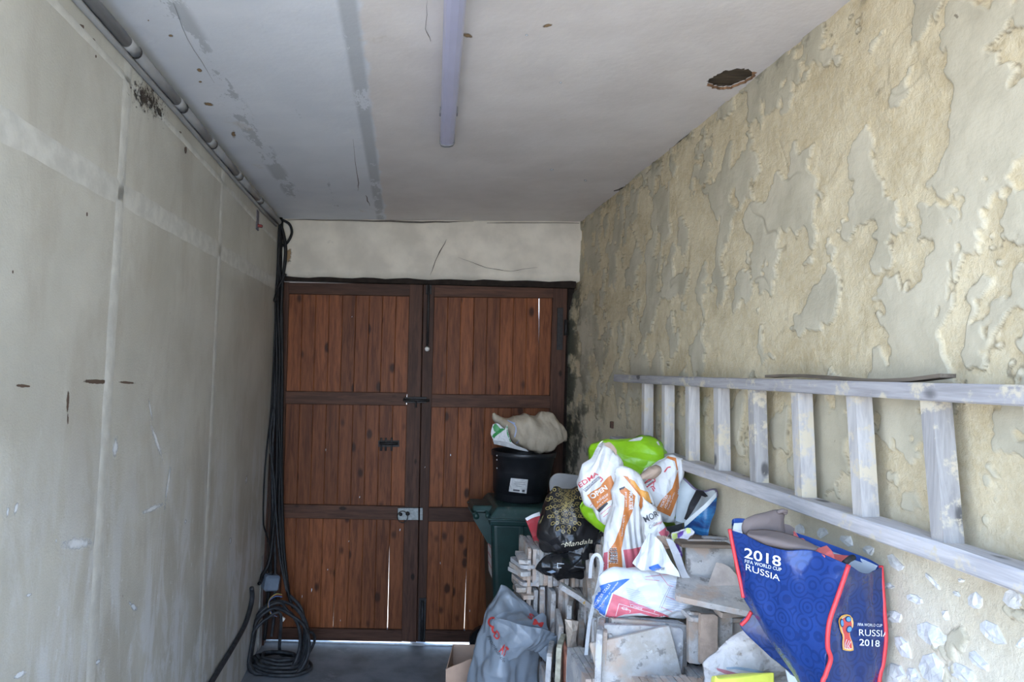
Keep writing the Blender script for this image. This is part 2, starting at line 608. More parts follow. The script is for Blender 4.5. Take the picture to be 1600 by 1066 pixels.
crack = np.exp(-((field - thr + .016) / .013) ** 2) * sstep(-.2, .25, fbm(p * 7 + 50, 2))
# a few long cracks through the plaster skins
cr = np.abs(fbm(pw * np.array([1, 2.2, 1.6]) + 77, 3))
lc = np.exp(-(cr / .006) ** 2) * sstep(.12, .3, perlin(p * 2.1 + 40)) * upper * .6
rough = fbm(p * 22, 4, .62)
lump = fbm(pw * np.array([1, 3.1, 3.6]) + 12, 3)
chunk = sstep(.12, .3, fbm(pw * 9 + 80, 2))
H = patch * .0068 + lump * .007 * (.5 + .5 * upper) + (1 - patch * .8) * rough * .0021 + chunk * .002 * (1 - patch * .6) * upper + patch * fbm(p * 7 + 3, 3) * .004 - lc * .005 - crack * .002
H += .045 * sstep(4.1, 4.75, Yg) * sstep(2.5, 2.2, Zg)
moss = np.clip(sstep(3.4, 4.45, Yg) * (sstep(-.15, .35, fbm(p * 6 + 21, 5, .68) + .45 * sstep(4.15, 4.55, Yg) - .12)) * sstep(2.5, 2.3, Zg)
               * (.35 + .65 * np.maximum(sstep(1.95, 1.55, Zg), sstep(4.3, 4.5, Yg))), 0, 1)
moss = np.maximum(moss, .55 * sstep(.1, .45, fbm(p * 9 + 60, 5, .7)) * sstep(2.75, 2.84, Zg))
V = np.stack([1.14 - H, Yg, Zg], -1).reshape(-1, 3)
ny, nz = len(ys), len(zs)
ii, jj = np.meshgrid(np.arange(ny - 1), np.arange(nz - 1), indexing='ij')
a = (ii * nz + jj).ravel()
FQ = np.stack([a, a + 1, a + nz + 1, a + nz], -1)
me = bpy.data.meshes.new('wall_right')
me.vertices.add(len(V)); me.vertices.foreach_set('co', V.ravel())
me.loops.add(FQ.size); me.loops.foreach_set('vertex_index', FQ.ravel().astype(np.int32))
me.polygons.add(len(FQ))
me.polygons.foreach_set('loop_start', np.arange(0, FQ.size, 4, dtype=np.int32))
me.polygons.foreach_set('use_smooth', [True] * len(FQ))
me.update(calc_edges=True); me.validate()
for nm, arr in (('patch', patch), ('crack', np.clip(crack + lc, 0, 1)), ('moss', moss), ('low', 1 - sstep(1.2, 1.75, Zg))):
    at = me.attributes.new(nm, 'FLOAT', 'POINT')
    at.data.foreach_set('value', np.ascontiguousarray(arr.ravel(), dtype=np.float32))
me.materials.append(M_RW)
wall_right = bpy.data.objects.new('wall_right', me)
COL.objects.link(wall_right)
OFF['wall_right'] = Vector((0, 0, 0))
put(wall_right, kind='structure')
BV_RW = BVHTree.FromPolygons([tuple(x) for x in V[:, :]], FQ.tolist())
mb = MB(); mb.box(1.17, 1.4, Y_RIGHT, 4.75, -.05, 2.9)
put(mb.build('trim_wall_core', M_RW, origin=(0, 0, 0)), kind='structure')

def on_rw(px, py, off=.0):
    h, n, i, d = BV_RW.ray_cast(EYE, RAY(px, py))
    return (h + n * off * (1 if n.x < 0 else -1), n if n.x < 0 else -n) if h else (RW(px, py), Vector((-1, 0, 0)))

# white flints standing proud of the render
M_FLINT = plain('flint', (.61, .60, .575), .6, .16, 16, .6, 40, bdist=.01, dirt=((.58, .52, .42), 9, .6))
def crop6(x, y): return 1350 + x / 4.008, 800 + y / 4.008
flints = [(160, 465, 62, 42, 10), (322, 548, 100, 58, 28), (190, 655, 120, 76, 15), (243, 845, 165, 95, 52), (425, 780, 200, 130, 38), (700, 562, 130, 80, 62),
          (945, 550, 135, 125, 40), (800, 752, 205, 105, 38), (715, 932, 165, 75, 45), (440, 985, 185, 150, 50), (625, 1010, 190, 120, 20), (180, 1025, 150, 140, 40),
          (312, 1025, 95, 75, 60), (513, 652, 70, 42, 80), (990, 822, 60, 75, 20), (430, 430, 130, 30, 50), (585, 515, 60, 26, 30), (615, 430, 40, 30, 30),
          (-400, 110, 70, 60, 0), (-258, 130, 60, 75, 60), (-105, 180, 100, 60, 40), (30, 240, 70, 60, 20), (200, 320, 130, 60, 45), (-140, 270, 60, 45, 0)]
for (cx, cy, w, h, ang) in flints:
    cpx, cpy = crop6(cx, cy)
    ca, sa = math.cos(math.radians(ang)), math.sin(math.radians(ang))
    v, f = [], []
    nseg = 8
    jit = [random.uniform(.68, 1.15) for _ in range(nseg)]
    for ring, (rr, off) in enumerate(((1.0, -.006), (.86, .0025), (.45, .0035))):
        for k in range(nseg):
            th = 2 * math.pi * k / nseg
            ex, ey = w / 1.7 / 4.008 * rr * jit[k] * math.cos(th), h / 1.7 / 4.008 * rr * jit[k] * math.sin(th)
            q, nn = on_rw(cpx + ex * ca - ey * sa, cpy + ex * sa + ey * ca)
            v.append(q + Vector((-1, 0, 0)) * (off + random.uniform(-.0015, .0025) * (ring > 0)))
    q, nn = on_rw(cpx, cpy)
    v.append(q + Vector((-.007, 0, 0)))
    for ring in range(2):
        for k in range(nseg):
            a0, b0 = ring * nseg + k, ring * nseg + (k + 1) % nseg
            f.append((a0, b0, b0 + nseg, a0 + nseg))
    for k in range(nseg):
        f.append((2 * nseg + k, 2 * nseg + (k + 1) % nseg, 3 * nseg))
    mk('stone', v, f, M_FLINT, wall_right)
# small iron peg in the wall
mb = MB(); q, _ = on_rw(957, 664); mb.box(q.x - .012, q.x + .03, q.y - .02, q.y + .012, q.z - .018, q.z + .018, .003)
mb.build('iron_peg', plain('rust_iron', (.09, .045, .03), .8, .3, 60, .4), wall_right)

# ---------------------------------------------------------------- back wall above the doors
lint_v = [P(444, 342, Y_BACK), P(911, 346.5, Y_BACK), P(906, 439.5, Y_BACK), P(443, 431, Y_BACK)]
zl = [2.86, 2.86, 2.44, 2.437]
mb = MB()
n = 28
bm = bmesh.new()
grid = []
for j in range(9):
    row = []
    for i in range(n + 1):
        x = -.86 + (1.16 + .86) * i / n
        zb = P(443 + 463 * i / n, 431.5 + 8 * i / n, Y_BACK).z + .004 * math.sin(i * 1.7) + random.uniform(-.002, .002)
        z = zb + (2.87 - zb) * j / 8
        row.append(bm.verts.new((x, Y_BACK - .006 * math.sin(i * .8 + j) * (j > 0) + random.uniform(-.002, .002), z)))
    grid.append(row)
for j in range(8):
    for i in range(n):
        bm.faces.new((grid[j][i], grid[j][i + 1], grid[j + 1][i + 1], grid[j + 1][i]))
bk = [bm.verts.new((g.co.x, 4.75, g.co.z)) for g in grid[0]]
for i in range(n):
    bm.faces.new((bk[i], bk[i + 1], grid[0][i + 1], grid[0][i]))
bm.verts.index_update()
vv = [q.co.copy() for q in bm.verts]; ff = [[q.index for q in f_.verts] for f_ in bm.faces]
bm.free()
wall_back = put(mk('wall_back', vv, ff, M_LINT, origin=(0, 0, 0), smooth=True), kind='structure')
mb = MB(); mb.box(-.9, 1.2, 4.6, 4.75, 2.42, 2.9)
put(mb.build('trim_lintel_core', M_DARKGAP, origin=(0, 0, 0)), kind='structure')

# flat marks that sit on a surface: jagged-edged patches, cracks and soft stains
def jag(pts, amp, k=3, closed=True):
    out = []
    n = len(pts)
    for i in range(n if closed else n - 1):
        a, b = Vector(pts[i]), Vector(pts[(i + 1) % n])
        for j in range(k):
            q = a.lerp(b, j / k)
            out.append((q.x + random.uniform(-amp, amp), q.y + random.uniform(-amp, amp)))
    if not closed: out.append(tuple(pts[-1]))
    return out

def crackline(fn, pts, w, mat, parent, name='crack', off=.0015, amp=.8):
    pp = jag(pts, amp, 4, False)
    v, f = [], []
    n = len(pp)
    for i, (x, y) in enumerate(pp):
        a = Vector(pp[min(i + 1, n - 1)]) - Vector(pp[max(i - 1, 0)])
        a.normalize()
        ww = w * (0.15 + .85 * math.sin(math.pi * (i + .5) / n)) * random.uniform(.6, 1.3)
        v += [fn(x - a[1] * ww, y + a[0] * ww, off), fn(x + a[1] * ww, y - a[0] * ww, off)]
    for i in range(n - 1):
        f.append((2 * i, 2 * i + 1, 2 * i + 3, 2 * i + 2))
    return mk(name, v, f, mat, parent)

def mat_stain(name, col, scale=40, lo=.35, hi=.75, wr=.62, wn_=.62):
    mt, nt, b = new_mat(name)
    t = coords(nt)
    rim = N(nt, 'ShaderNodeAttribute', attribute_name='rim').outputs['Fac']
    n = noise(nt, t, scale, 6, .75)
    s = math_(nt, 'ADD', math_(nt, 'MULTIPLY', rim, wr), math_(nt, 'MULTIPLY', n, wn_))
    al = sc(nt, s, lo + .25, hi + .1)
    b.inputs['Base Color'].default_value = (*col, 1)
    b.inputs['Roughness'].default_value = .7
    nt.links.new(al, b.inputs['Alpha'])
    return mt

def blob(fn, cx, cy, rx, ry, ang, mat, parent, name='stain', off=.0006, rings=3, seg=16):
    ca, sa = math.cos(math.radians(ang)), math.sin(math.radians(ang))
    v, f, rim = [fn(cx, cy, off)], [], [1.0]
    for r in range(1, rings + 1):
        for k in range(seg):
            th = 2 * math.pi * k / seg
            ex, ey = rx * r / rings * math.cos(th), ry * r / rings * math.sin(th)
            v.append(fn(cx + ex * ca - ey * sa, cy + ex * sa + ey * ca, off))
            rim.append(1 - r / rings)
    for k in range(seg):
        f.append((0, 1 + k, 1 + (k + 1) % seg))
    for r in range(rings - 1):
        for k in range(seg):
            a0, b0 = 1 + r * seg + k, 1 + r * seg + (k + 1) % seg
            f.append((a0, a0 + seg, b0 + seg, b0))
    o = mk(name, v, f, mat, parent)
    at = o.data.attributes.new('rim', 'FLOAT', 'POINT')
    at.data.foreach_set('value', rim)
    return o

M_CRACK = plain('crack_dark', (.10, .085, .07), .9, .2, 30, 0)
M_MOULD = mat_stain('black_mould', (.04, .028, .02), 75, .36, .56, .24, .95)
M_BROWN = mat_stain('brown_stain', (.10, .065, .045), 50, .25, .5)
M_RUST = mat_stain('rust_stain', (.28, .18, .09), 40, .35, .7)
M_SCUFF = mat_stain('pale_scuff', (.68, .69, .70), 30, .3, .75)
M_BLUEW = mat_stain('chipped_white', (.70, .73, .77), 50, .4, .72)
# left wall
blob(LW, 231, 156, 58, 27, 50, M_MOULD, wall_left, 'mould', .0032); blob(LW, 246, 172, 24, 12, 60, M_MOULD, wall_left, 'mould', .0036)
for x, y, a, b_, g in ((127, 42, 8, 6, 40), (146, 64, 5, 8, -15), (163, 84, 3, 5, 0), (150, 88, 2, 4, 0), (103, 243, 2.5, 4, 0), (136, 335, 2, 5, 0), (201, 318, 2, 4, 0),
                       (7, 172, 2, 4, 0), (281, 207, 4, 3, 20), (290, 235, 3, 9, 0), (20, 425, 2, 4, 0)):
    blob(LW, x, y, a, b_, g, M_BROWN, wall_left)
blob(LW, 150, 596.5, 28, 5.5, 1, M_BROWN, wall_left); blob(LW, 36, 603, 18, 4, 4, M_BROWN, wall_left); blob(LW, 198, 598, 20, 3, 4, M_BROWN, wall_left)
blob(LW, 106, 628, 3, 30, 2, M_BROWN, wall_left); blob(LW, 106, 655, 2, 14, 0, M_BROWN, wall_left)
for x, y, a, b_, g in ((245, 690, 6, 60, -18), (262, 760, 4, 70, 8), (238, 795, 40, 8, -25), (180, 700, 8, 40, 5), (25, 795, 6, 22, 15), (235, 640, 3, 40, -10), (120, 850, 50, 20, -8)):
    blob(LW, x, y, a, b_, g, M_SCUFF, wall_left, 'scuff')
for x, y, a, b_, g in ((208, 948, 10, 22, -40), (152, 1035, 18, 9, -35), (30, 1055, 30, 10, -30), (385, 750, 3, 18, 5), (360, 845, 4, 14, 10), (290, 815, 4, 10, 20), (88, 845, 3, 9, 5), (12, 800, 6, 20, 10), (45, 930, 14, 6, -20)):
    blob(LW, x, y, a, b_, g, M_BLUEW, wall_left, 'paint_chip')
# the little socket hole near the corner
mb = MB(); q = LW(402, 344); mb.box(q.x - .01, q.x + .004, q.y - .03, q.y + .03, q.z - .055, q.z + .055, .002)
wbx = mb.build('wall_box', plain('dark_recess', (.13, .12, .145), .7, .3, 60, .2), wall_left)
mb = MB(); mb.tube([q + Vector((0, .0, -.03)), q + Vector((.02, .03, -.028))], .009, 8); mb.build('red_plug', plain('red_plug', (.22, .03, .03), .5, .1, 30, 0), wbx, True)
# ceiling
crackline(CL, [(668, 0), (665, 45), (673, 65)], .5, M_CRACK, ceil)
crackline(CL, [(551, 218), (560, 285), (559, 298)], .5, M_CRACK, ceil); crackline(CL, [(571, 305), (578, 322)], .7, M_CRACK, ceil)
crackline(CL, [(960, 300), (985, 292), (1012, 270), (1045, 240)], 2.4, M_CRACK, ceil, amp=2)
crackline(CL, [(1050, 232), (1098, 196), (1140, 168)], 1.8, M_CRACK, ceil, amp=2)
crackline(CL, [(268, 0), (292, 60), (335, 130)], .35, M_CRACK, ceil)
for x, y, a, b_, g in ((267, 56, 8, 5, 10), (312, 110, 9, 5, 20), (326, 163, 18, 6, 15), (313, 128, 6, 3, 10), (365, 210, 8, 12, -20), (730, 55, 20, 8, 10), (232, 32, 3, 3, 0), (855, 40, 18, 6, -10)):
    blob(CL, x, y, a, b_, g, M_RUST, ceil)
for x, y in ((823, 55), (876, 129), (862, 265), (915, 282)):
    blob(CL, x, y, 6, 4, 10, M_BLUEW, ceil, 'filler_spot')
# lintel
LB = YP(Y_BACK - .009)
crackline(LB, [(698, 374), (684, 400), (672, 430)], .6, M_CRACK, wall_back); crackline(LB, [(716, 402), (760, 418), (798, 424), (840, 418)], .4, M_CRACK, wall_back)
crackline(LB, [(450, 343.5), (560, 345), (660, 347), (740, 346)], 1.2, M_CRACK, wall_back); crackline(LB, [(760, 348), (905, 349)], .8, M_CRACK, wall_back)
blob(LB, 450, 400, 12, 30, 10, M_RUST, wall_back)
# ---------------------------------------------------------------- the pair of plank doors
M_PLANK = wood('red_brown_plank', (.105, .030, .010), (.235, .078, .027), 1, .5, 'Z', dirt=((.30, .27, .25), 60, .80), knot=(.25, .13))
M_STILE = wood('dark_stile', (.036, .016, .010), (.080, .036, .022), 1, .55, 'Z', dirt=((.36, .34, .33), 55, .80))
M_RAIL = wood('dark_rail', (.044, .019, .011), (.095, .043, .026), 1, .55, 'X', dirt=((.34, .31, .29), 50, .77))
M_IRON = plain('black_iron', (.022, .02, .02), .55, .3, 60, .3, 150, metal=.3)
M_STEEL = plain('grey_lock_steel', (.20, .22, .22), .45, .2, 60, .2, 150, metal=.6, dirt=((.12, .07, .04), 30, .6))
M_WHITE = plain('white_enamel', (.75, .73, .68), .35, .08, 40, .05)

def slab(q, d, th, mat, name, parent, ch=.003):
    """q: TL TR BR BL pixels of the front face on the plane y=d; chamfered front edges"""
    a = [P(x, y, d) for x, y in q]
    c = sum(a, Vector()) / 4
    fr = []
    for p in a:
        dx = ch if p.x < c.x else -ch
        dz = ch if p.z < c.z else -ch
        fr.append(p + Vector((dx, 0, dz)))
    md = [p + Vector((0, ch, 0)) for p in a]
    bk = [p + Vector((0, th, 0)) for p in a]
    v = fr + md + bk
    f = [(0, 3, 2, 1)]
    for s in (0, 4):
        for i in range(4):
            j = (i + 1) % 4
            f.append((s + i, s + j, s + 4 + j, s + 4 + i))
    f.append((8, 9, 10, 11))
    return mk(name, v, f, mat, parent)

def lerp2(a, b, t): return (a[0] + (b[0] - a[0]) * t, a[1] + (b[1] - a[1]) * t)

def planks(TL, TR, BR, BL, n, parent, slits=()):
    """n boards; slits: {joint index: (top px gap, bottom px gap)} real gaps that daylight comes through"""
    sl = dict(slits)
    for i in range(n):
        wv = [0] * 4
        t0, t1 = i / n, (i + 1) / n
        a, b = lerp2(TL, TR, t0), lerp2(TL, TR, t1)
        d_, c_ = lerp2(BL, BR, t0), lerp2(BL, BR, t1)
        ga, gb = sl.get(i + 1, (-.25, -.25))
        b = (b[0] - ga, b[1]); c_ = (c_[0] - gb, c_[1])
        ext = 2.2
        if i == 0: a = (a[0] - 3, a[1]); d_ = (d_[0] - 3, d_[1])
        if i == n - 1: b = (b[0] + 3, b[1]); c_ = (c_[0] + 3, c_[1])
        a = (a[0], a[1] - ext); b = (b[0], b[1] - ext); c_ = (c_[0], c_[1] + ext); d_ = (d_[0], d_[1] + ext)
        slab([a, b, c_, d_], Y_DOOR - .012 + random.uniform(-.0012, .0012), .022, M_PLANK, 'plank', parent, .0035)

DR = Y_DOOR - .034                # face of stiles and rails
base = P(545, 1004, Y_DOOR)
door_1 = put(empty('door_1', base), kind='structure')
TL, TR, BR, BL = (452, 459.5), (640, 463.5), (635.5, 613.5), (448, 611)
planks(TL, TR, BR, BL, 9, door_1)
planks((447.5, 631.5), (634.5, 634.5), (631.5, 791.5), (442.5, 788), 9, door_1)
planks((442, 810), (630.5, 813), (627, 985), (435, 981.5), 9, door_1, {4: (-.2, .5), 8: (-.2, .9)})
slab([(438, 441.5), (641, 444), (641, 463), (438, 459)], DR + .001, .045, M_RAIL, 'top_rail', door_1)
slab([(430, 611), (636, 614), (635, 634), (430, 631)], DR + .001, .045, M_RAIL, 'lock_rail', door_1)
slab([(430, 788), (632, 791.5), (631, 813), (430, 809.5)], DR + .001, .045, M_RAIL, 'middle_rail', door_1)
slab([(424, 981), (628, 985), (628, 1003.5), (422, 1000)], DR + .001, .045, M_RAIL, 'bottom_rail', door_1)
slab([(640, 444), (660.8, 444), (650.5, 1004), (627, 1003)], DR, .046, M_STILE, 'stile', door_1)
slab([(431, 441), (452, 441), (436, 1000), (415, 1000)], DR, .046, M_STILE, 'stile', door_1)
# door bolt (between the leaves), slide bolt, lock box with ring
def bar(px0, py0, px1, py1, d, th, mat, name, parent, ch=.002):
    return slab([(px0, py0), (px1, py0), (px1, py1), (px0, py1)], d, th, mat, name, parent, ch)
bolt = bar(632.5, 620.5, 667, 630, DR - .012, .012, M_IRON, 'bolt', door_1)
mb = MB(); mb.tube([P(630, 625, DR - .018), P(671, 626, DR - .018)], .009, 10).tube([P(650, 625, DR - .02), P(650, 637, DR - .034)], .006, 8)
mb.build('bolt_bar', M_IRON, bolt, True)
pl = bar(591, 688.5, 624, 698.5, Y_DOOR - .018, .006, M_IRON, 'letter_plate', door_1, .001)
mb = MB(); mb.tube([P(593, 693, Y_DOOR - .026), P(622, 693, Y_DOOR - .026)], .011, 10)
for k in (596, 603, 612):
    mb.box(P(k - 1.5, 693, Y_DOOR).x, P(k + 1.5, 693, Y_DOOR).x, Y_DOOR - .03, Y_DOOR - .012, P(k, 704, Y_DOOR).z, P(k, 684, Y_DOOR).z, .001)
mb.build('bolt_cylinder', M_IRON, pl, True)
lock = bar(621.5, 794, 654, 813, DR - .03, .03, M_STEEL, 'lock_case', door_1)
mb = MB(); mb.tube([P(637, 803, DR - .031), P(637, 803, DR - .055)], .014, 10).tube([P(626, 804, DR - .031), P(626, 804, DR - .04)], .012, 10)
mb.build('lock_knob', M_IRON, lock, True)
ring = [P(629 + 8 * math.cos(t), 808 + 9 * math.sin(t), DR - .036) for t in np.linspace(0, 2 * math.pi, 24)]
mb = MB(); mb.tube(ring, .0028, 6); mb.build('ring', M_IRON, lock, True)

base = P(760, 1004, Y_DOOR)
door_2 = put(empty('door_2', base), kind='structure')
planks((679.5, 464), (864, 466), (861.5, 617.5), (676, 616), 9, door_2, {3: (.15, -.2), 8: (1.3, -.55)})
planks((675, 636.5), (861, 638.5), (856.5, 795), (670.5, 793), 9, door_2)
planks((669.5, 815), (856, 817), (848.5, 988), (664.5, 985), 9, door_2, {3: (-.15, 1.0)})
slab([(676, 444), (872, 447), (866, 466), (676, 464)], DR + .001, .045, M_RAIL, 'top_rail', door_2)
slab([(674, 616), (864, 618), (863, 638.5), (673, 636.5)], DR + .001, .045, M_RAIL, 'lock_rail', door_2)
slab([(669, 793), (858, 795), (857, 817), (668, 815)], DR + .001, .045, M_RAIL, 'middle_rail', door_2)
slab([(662, 985), (850, 988), (850, 1005.5), (662, 1003.5)], DR + .001, .045, M_RAIL, 'bottom_rail', door_2)
slab([(661.8, 443), (679.5, 443.5), (664.5, 1004), (651.5, 1003.5)], DR - .002, .046, M_STILE, 'stile', door_2)
slab([(864, 446), (887, 448), (871, 1006), (848, 1006)], DR, .046, M_STILE, 'stile', door_2)
eb = bar(665.5, 440, 674.5, 460, DR - .012, .012, M_IRON, 'bolt_guide', door_2)
mb = MB(); mb.tube([P(670, 432, DR - .014), P(669.5, 470, DR - .016), P(668, 538, DR - .016)], .0085, 10)
mb.build('pull_bar', M_IRON, eb, True)
mb = MB()
vv, ff = tube_geo([P(667.6, 538, DR - .012), P(667.6, 542, DR - .012)], .006, 8); mb.add(vv, ff)
c = P(667.4, 545.5, DR - .014)
bm = bmesh.new(); bmesh.ops.create_uvsphere(bm, u_segments=14, v_segments=9, radius=.0165)
bm.verts.index_update(); mb2 = MB().add([c + q.co for q in bm.verts], [[q.index for q in f.verts] for f in bm.faces]); bm.free()
mb2.build('white_knob', M_WHITE, eb, True)
mb.build('knob_stem', M_IRON, eb, True)
hg = slab([(871, 481), (880, 481), (879, 547), (870, 547)], DR - .006, .006, M_IRON, 'hinge_strap', door_2, .001)
mb = MB(); mb.tube([P(884.5, 500, DR - .008), P(884, 524, DR - .008)], .013, 10); mb.build('hinge_pin', M_IRON, hg, True)
fb = slab([(655, 935), (666, 935), (664, 1001), (653, 1001)], DR - .008, .007, M_IRON, 'foot_bolt', door_2, .001)
mb = MB(); mb.tube([P(660, 939, DR - .016), P(659, 1002, DR - .016)], .011, 10); mb.build('bolt_bar', M_IRON, fb, True)
st = slab([(656, 794), (660.5, 794), (660.5, 813), (656, 813)], DR - .02, .02, M_STEEL, 'lock_keeper', door_2, .001)
slab([(646, 442), (672, 442), (664, 1003), (640, 1003)], Y_DOOR + .014, .02, M_STILE, 'light_stop_strip', door_2, .001)  # unseen strip added behind the meeting stiles to stop daylight leaking through
# paint splashes on the boards
for x, y, a, b_, g in ((487, 922, 1.6, 9, 8), (472, 932, 1.2, 8, 5), (625, 828, 2.5, 6, 10), (512, 890, 1, 5, 10), (545, 846, 1.2, 3.5, 20), (562, 777, 1.5, 5, 15), (640, 655, 1.2, 3, 20),
                       (704, 711, 2, 5, 0), (734, 955, 1, 6, 5), (509, 703, 1, 6, 3), (550, 495, 1, 2.5, 40), (452, 935, 1, 4, 0), (688, 880, 1, 5, 0), (664, 730, 1.2, 4, 20), (532, 970, 1, 6, 0)):
    blob(YP(Y_DOOR - .0165 if not (640 < x < 668) else DR - .003), x, y, a, b_, g, M_BLUEW, door_1 if x < 656 else door_2, 'paint_splash', rings=2, seg=8)

# frame: dark head board, jambs, threshold
mb = MB(); a, b_ = P(430, 430.5, 4.5), P(905, 440, 4.5)
mb.box(-.87, 1.12, 4.5, 4.56, 2.405, 2.46, .003)
put(mb.build('trim_door_head', M_DARKGAP, origin=(0, 0, 0)), kind='structure')
mb = MB()
q0, q1 = P(431, 440, 4.56), P(415, 1004, 4.56)
mb.hexa([(-.93, 4.49, 2.42), (q0.x + .002, 4.49, 2.42), (q1.x + .002, 4.49, 0), (-.93, 4.49, 0), (-.93, 4.66, 2.42), (q0.x, 4.66, 2.42), (q1.x, 4.66, 0), (-.93, 4.66, 0)])
put(mb.build('trim_left_jamb', wood('jamb_wood', (.045, .02, .013), (.085, .036, .022), 1, .6, 'Z'), origin=(0, 0, 0)), kind='structure')
mb = MB()
q0, q1 = P(888.5, 448, 4.56), P(872, 1006, 4.56)
mb.hexa([(q0.x - .03, 4.586, 2.42), (1.2, 4.586, 2.42), (1.2, 4.586, 0), (q1.x - .03, 4.586, 0), (q0.x - .03, 4.70, 2.42), (1.2, 4.70, 2.42), (1.2, 4.70, 0), (q1.x - .03, 4.70, 0)])
put(mb.build('trim_right_jamb', M_DARKGAP, origin=(0, 0, 0)), kind='structure')
# the little pier of masonry at the foot of the left jamb
mb = MB(); mb.box(-.93, P(408, 960, 4.44).x, 4.40, 4.52, 0, 1.05, .006)
put(mb.build('trim_left_pier', plain('pier_plaster', (.33, .32, .31), .8, .35, 12, .5, 50, bdist=.01), origin=(0, 0, 0)), kind='structure')
mb = MB(); mb.box(-.9, 1.1, 4.555, 4.64, -.02, .006, .002)
put(mb.build('trim_threshold', plain('threshold_concrete', (.45, .45, .45), .8, .15, 20, .3), origin=(0, 0, 0)), kind='structure')

# ---------------------------------------------------------------- batten light on the ceiling
M_DIFF = plain('batten_diffuser', (.43, .43, .56), .35, .04, 6, 0)
M_BATT = plain('batten_housing', (.50, .50, .58), .4, .06, 6, 0)
M_CAP = plain('batten_end_cap', (.22, .22, .23), .5, .1, 20, 0)
fa, na = CL(699, 207), CL(710.5, 3)
ax = (na - fa); ax.z = 0; L = 1.5; ax.normalize()
sd = Vector((ax.y, -ax.x, 0)) * -1
def bpt(s, w, h):
    q = fa + ax * s + sd * w
    q.z = CZ(q.x) - h
    return q
bat = empty('batten_light', bpt(L / 2, 0, .0))
put(bat, 'long grey plastic batten light fixed to the ceiling, switched off', 'light')
def prof(s0, s1, pr):
    v, f = [], []
    for s in (s0, s1):
        v += [bpt(s, w, h) for w, h in pr]
    n = len(pr)
    for k in range(n):
        f.append((k, (k + 1) % n, n + (k + 1) % n, n + k))
    f += [tuple(range(n)), tuple(range(2 * n - 1, n - 1, -1))]
    return v, f
vv, ff = prof(.0, L, [(-.027, .001), (-.029, .022), (.029, .022), (.027, .001)]); mk('housing', vv, ff, M_BATT, bat)
vv, ff = prof(.012, L - .012, [(-.027, .022), (-.028, .040), (-.022, .052), (-.010, .057), (.010, .057), (.022, .052), (.028, .040), (.027, .022)]); mk('diffuser', vv, ff, M_DIFF, bat, smooth=False)
for s in (-.006, L - .012):
    vv, ff = prof(s, s + .018, [(-.030, .001), (-.031, .042), (-.024, .056), (-.010, .060), (.010, .060), (.024, .056), (.031, .042), (.030, .001)])
    mk('end_cap', vv, ff, M_CAP, bat)
for s in (.25, 1.25):
    vv, ff = prof(s, s + .03, [(-.033, .001), (-.034, .026), (.034, .026), (.033, .001)]); mk('clip', vv, ff, M_CAP, bat)

# ---------------------------------------------------------------- conduit along the corner of the ceiling
M_PVC = plain('grey_conduit', (.25, .25, .25), .4, .06, 12, .05)
M_PVC2 = plain('grey_conduit_joint', (.29, .29, .29), .4, .06, 12, .05)
cond = empty('conduit_pipe', (-.80, 2.5, 2.72))
put(cond, 'grey plastic conduit running along the corner between left wall and ceiling', 'pipe')
cpx = [(143, 0), (207, 80), (283, 163), (331, 224), (373, 272), (406, 312), (437, 338)]
def cp(px, py, off=.03):
    r = RAY(px, py)
    return EYE + r * ((-.838 + off) / r.x)
cpts = [cp(*q) for q in cpx]
cpts[-1].y = min(cpts[-1].y, 4.45)
zc = 2.752
line = [Vector((-.812, q.y, zc + .006 * math.sin(i))) for i, q in enumerate(cpts)]
line[0].y = 1.0
for i in range(len(line) - 1):
    mb = MB()
    mb.tube([line[i], line[i + 1]], .017, 14)
    mb.build('conduit_length', M_PVC, cond, True)
    if i:
        t = (line[i + 1] - line[i]).normalized()
        mb = MB(); mb.tube([line[i] - t * .035, line[i] + t * .03], .0179, 14); mb.build('conduit_coupler', M_PVC2, cond, True)
        mb = MB(); mb.tube([line[i] + t * .030, line[i] + t * .036], .0194, 14); mb.build('joint_ring', M_IRON, cond, True)
cond2 = put(MB().tube([v + Vector((-.017, 0, -.0215)) for v in line], .0095, 12).build('thin_conduit', M_PVC2, None, True),
            'thin grey conduit fixed just below the thicker one on the left wall', 'pipe')

# ---------------------------------------------------------------- cables
M_CAB = plain('black_cable', (.012, .012, .013), .5, .3, 40, .1, spec=.25)
M_CABG = plain('dusty_cable', (.032, .034, .038), .55, .4, 30, .15, spec=.3)
def cable(pts, r, label, mat=None, group=None, ends=None):
    pp = smooth_path([P(*q) for q in pts], 6)
    for q in pp: q.x = max(q.x, lwp(0, q.z).x + r + .003)
    o = MB().tube(pp, r, 8).build('cable', mat or M_CAB, None, True)
    return put(o, label, 'cable', group)
G = 'black cables hanging in the left corner'
D0 = 4.455
cable([(436, 337, 4.43), (440, 343, 4.43), (452, 350, 4.43), (456, 364, 4.43), (449, 379, 4.43), (437, 386, 4.44), (430, 384, 4.44)], .0085, 'short black cable looping out in a curve below the end of the conduit')
cable([(430, 340, 4.42), (440, 356, 4.42), (446, 385, 4.42), (445, 412, 4.43), (441, 445, 4.43), (438, 540, 4.45), (437, 660, 4.45), (436, 760, 4.45), (440, 840, 4.44), (446, 905, 4.42), (455, 945, 4.36)], .011,
      'black cable bowing over the lintel edge, rightmost at the top of the bundle', group=G)
cable([(432, 340, 4.42), (436, 380, 4.43), (437, 420, 4.43), (440, 470, 4.44), (441, 580, 4.45), (440, 700, 4.45), (441, 790, 4.45), (444, 860, 4.44), (451, 925, 4.40), (458, 950, 4.34)], .010,
      'black cable running straight down beside the edge of the door planks', group=G)
